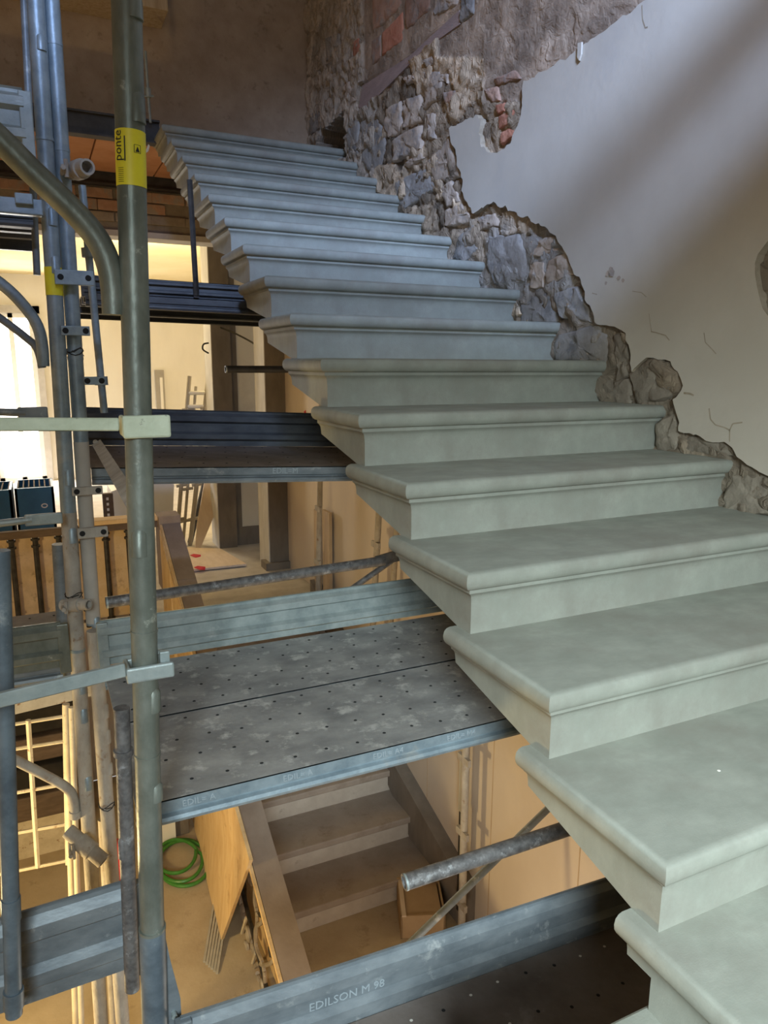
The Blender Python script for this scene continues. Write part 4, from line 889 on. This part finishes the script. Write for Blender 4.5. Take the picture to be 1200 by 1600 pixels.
# ================================================================== LOOSE TUBES
def tube_thing(name, label, p, q, r_, mt, parts=True, hollow=.78):
    t = thing(name, label, 'tube', p, 'loose scaffold tubes'); bm = new(); path(bm, [p,q], r_, 18, hollow=hollow); obj('tube', bm, mt, t, True)
    if parts:
        d = (Vector(q)-Vector(p)).normalized()
        bm = new(); path(bm, [Vector(p)+d*.002, Vector(p)+d*.008], r_*1.03, 18, cap=False); obj('cut_rim', bm, 'galv', t, True)
    return t
p = at(631,1379,1,1.2); q = at(890,1293,1,1.15); q = p+(q-p)*2.1
tube_thing('scaffold_tube', 'dirty scaffold tube with open end below the middle deck', p, q, .0235, 'dark_tube')
p = at(640,1475,1,2.0); q = at(868,1252,1,2.0); d = (q-p)
tube_thing('brace_tube', 'thin diagonal brace tube crossing behind the dirty open-ended tube', p-d*.35, q+d*.3, .0165, 'toe')
p = at(165,942,1,2.2); q = at(600,876,1,2.2)
t = tube_thing('guard_tube', 'long dark guard tube above the toe board of the middle deck', p, q, .0205, 'dark_tube')
a_ = at(622,868,1,2.2); bm = new(); slab(bm, [q+Vector((-.04,-.006,-.022)), q+Vector((-.04,-.006,.022)), a_+Vector((0.1,-.006,.04)), a_+Vector((0.1,-.006,-.01))], (0,.012,0)); obj('flattened_end', bm, 'dark_tube', t)
p = at(612,876,1,2.22); q = at(535,930,1,2.22); tube_thing('guard_diagonal', 'short diagonal tube meeting the right end of the long guard tube', p, q+(q-p)*.6, .012, 'dark_tube', False)
p = at(352,577,1,4.3); q = at(446,577,1,4.3); tube_thing('black_tube', 'short black tube poking out left of the stone steps above the second deck', p, Vector((1.245,4.3,q.z)), .0235, 'dark_steel')
# posts by the right wall
for k, (xa, ya, xb, yb, XW, top) in enumerate(((500,760,497,925,1.10,0.9),(592,800,586,915,1.10,0.6),(728,1180,722,1420,1.10,1.2))):
    p = at(xb,yb,0,XW); q = at(xa,ya,0,XW); d = (q-p).normalized()
    zf_ = max(ZF, ZF+H*(1+math.floor((p.y-LY)/RUN))) + .004 if p.y > LY else ZF+.004
    p = p+d*((zf_-p.z)/d.z); zt_ = min(q.z+top, sline(q.y)-.45); q = q+d*((zt_-q.z)/d.z)
    t = thing('wall_post', ['dusty scaffold post by the cream wall, farthest of three under the steps','dusty scaffold post by the cream wall, middle of three under the steps','dusty scaffold post by the cream wall, nearest of three below the middle deck'][k], 'post', p, 'posts by the cream wall')
    bm = new(); path(bm, [p,q], .022, 14); obj('tube', bm, 'dusty_tube', t, True)
    z = p.z+.25
    while z < q.z:
        c = p.lerp(q, (z-p.z)/(q.z-p.z)); bm = new(); box(bm, c+Vector((-.02,-.055,-.02)), c+Vector((.0,.055,.02))); z += .45
        obj('pierced_plate', bm, 'dusty_tube', t)
    if k == 1:
        bm = new(); path(bm, [p+Vector((.06,-.14,0)), q+Vector((.06,-.14,-.15))], .02, 12); obj('second_tube', bm, 'dusty_tube', t, True)
    if k == 2:
        bm = new(); c = p+Vector((.05,.10,0)); bbox(bm, c+Vector((-.01,-.02,.1)), c+Vector((.01,.03,.75)), .003); obj('black_strip', bm, 'iron', t)
        bm = new(); bbox(bm, c+Vector((-.01,-.03,.75)), c+Vector((.01,.04,1.5)), .003); obj('pale_strip', bm, 'reed', t)
for k, (xa, xb) in enumerate(((492,497),(505,514))):
    p = at(xa,930,0,1.19); q = at(xb,797,0,1.19)
    bm = new(); za = ZF+H*(1+math.floor((p.y-LY)/RUN))+.002
    box(bm, (1.19,q.y,za), (1.215,p.y,at(xa,797,0,1.19).z)); tag(obj('timber_lath', bm, 'timber'), ['brown timber lath leaning by the cream wall, left of the far post','brown timber lath leaning by the cream wall, right of the far post'][k], 'lath', 'timber laths by the cream wall')
# panel seams on the cream wall
for xa, ya, xb, yb in ((772,1165,758,1425),(907,1315,905,1385),(668,1190,700,1335)):
    p, q = at(xa,ya,0,1.239), at(xb,yb,0,1.239)
    bm = new(); box(bm, (1.2385,p.y-.003,ZF), (1.2405,p.y+.003,p.z+.6)); obj('panel_seam', bm, 'timber', wall_r)
# bracket beside the socket of the label post
t = thing('toe_board_bracket', 'grey bracket plate right of the label post at the bottom edge', 'bracket', at(275,1600,1,.93))
bm = new(); P = [at(x,y,1,.935) for x,y in [(258,1462),(266,1500),(282,1560),(288,1660),(262,1660)]]; slab(bm, P, (0,.01,0)); obj('plate', bm, 'toe', t)
bm = new(); c = at(272,1585,1,.93); path(bm, [c+Vector((0,-.008,0)), c+Vector((0,.012,0))], .006, 10); obj('bolt', bm, 'galv', t, True)
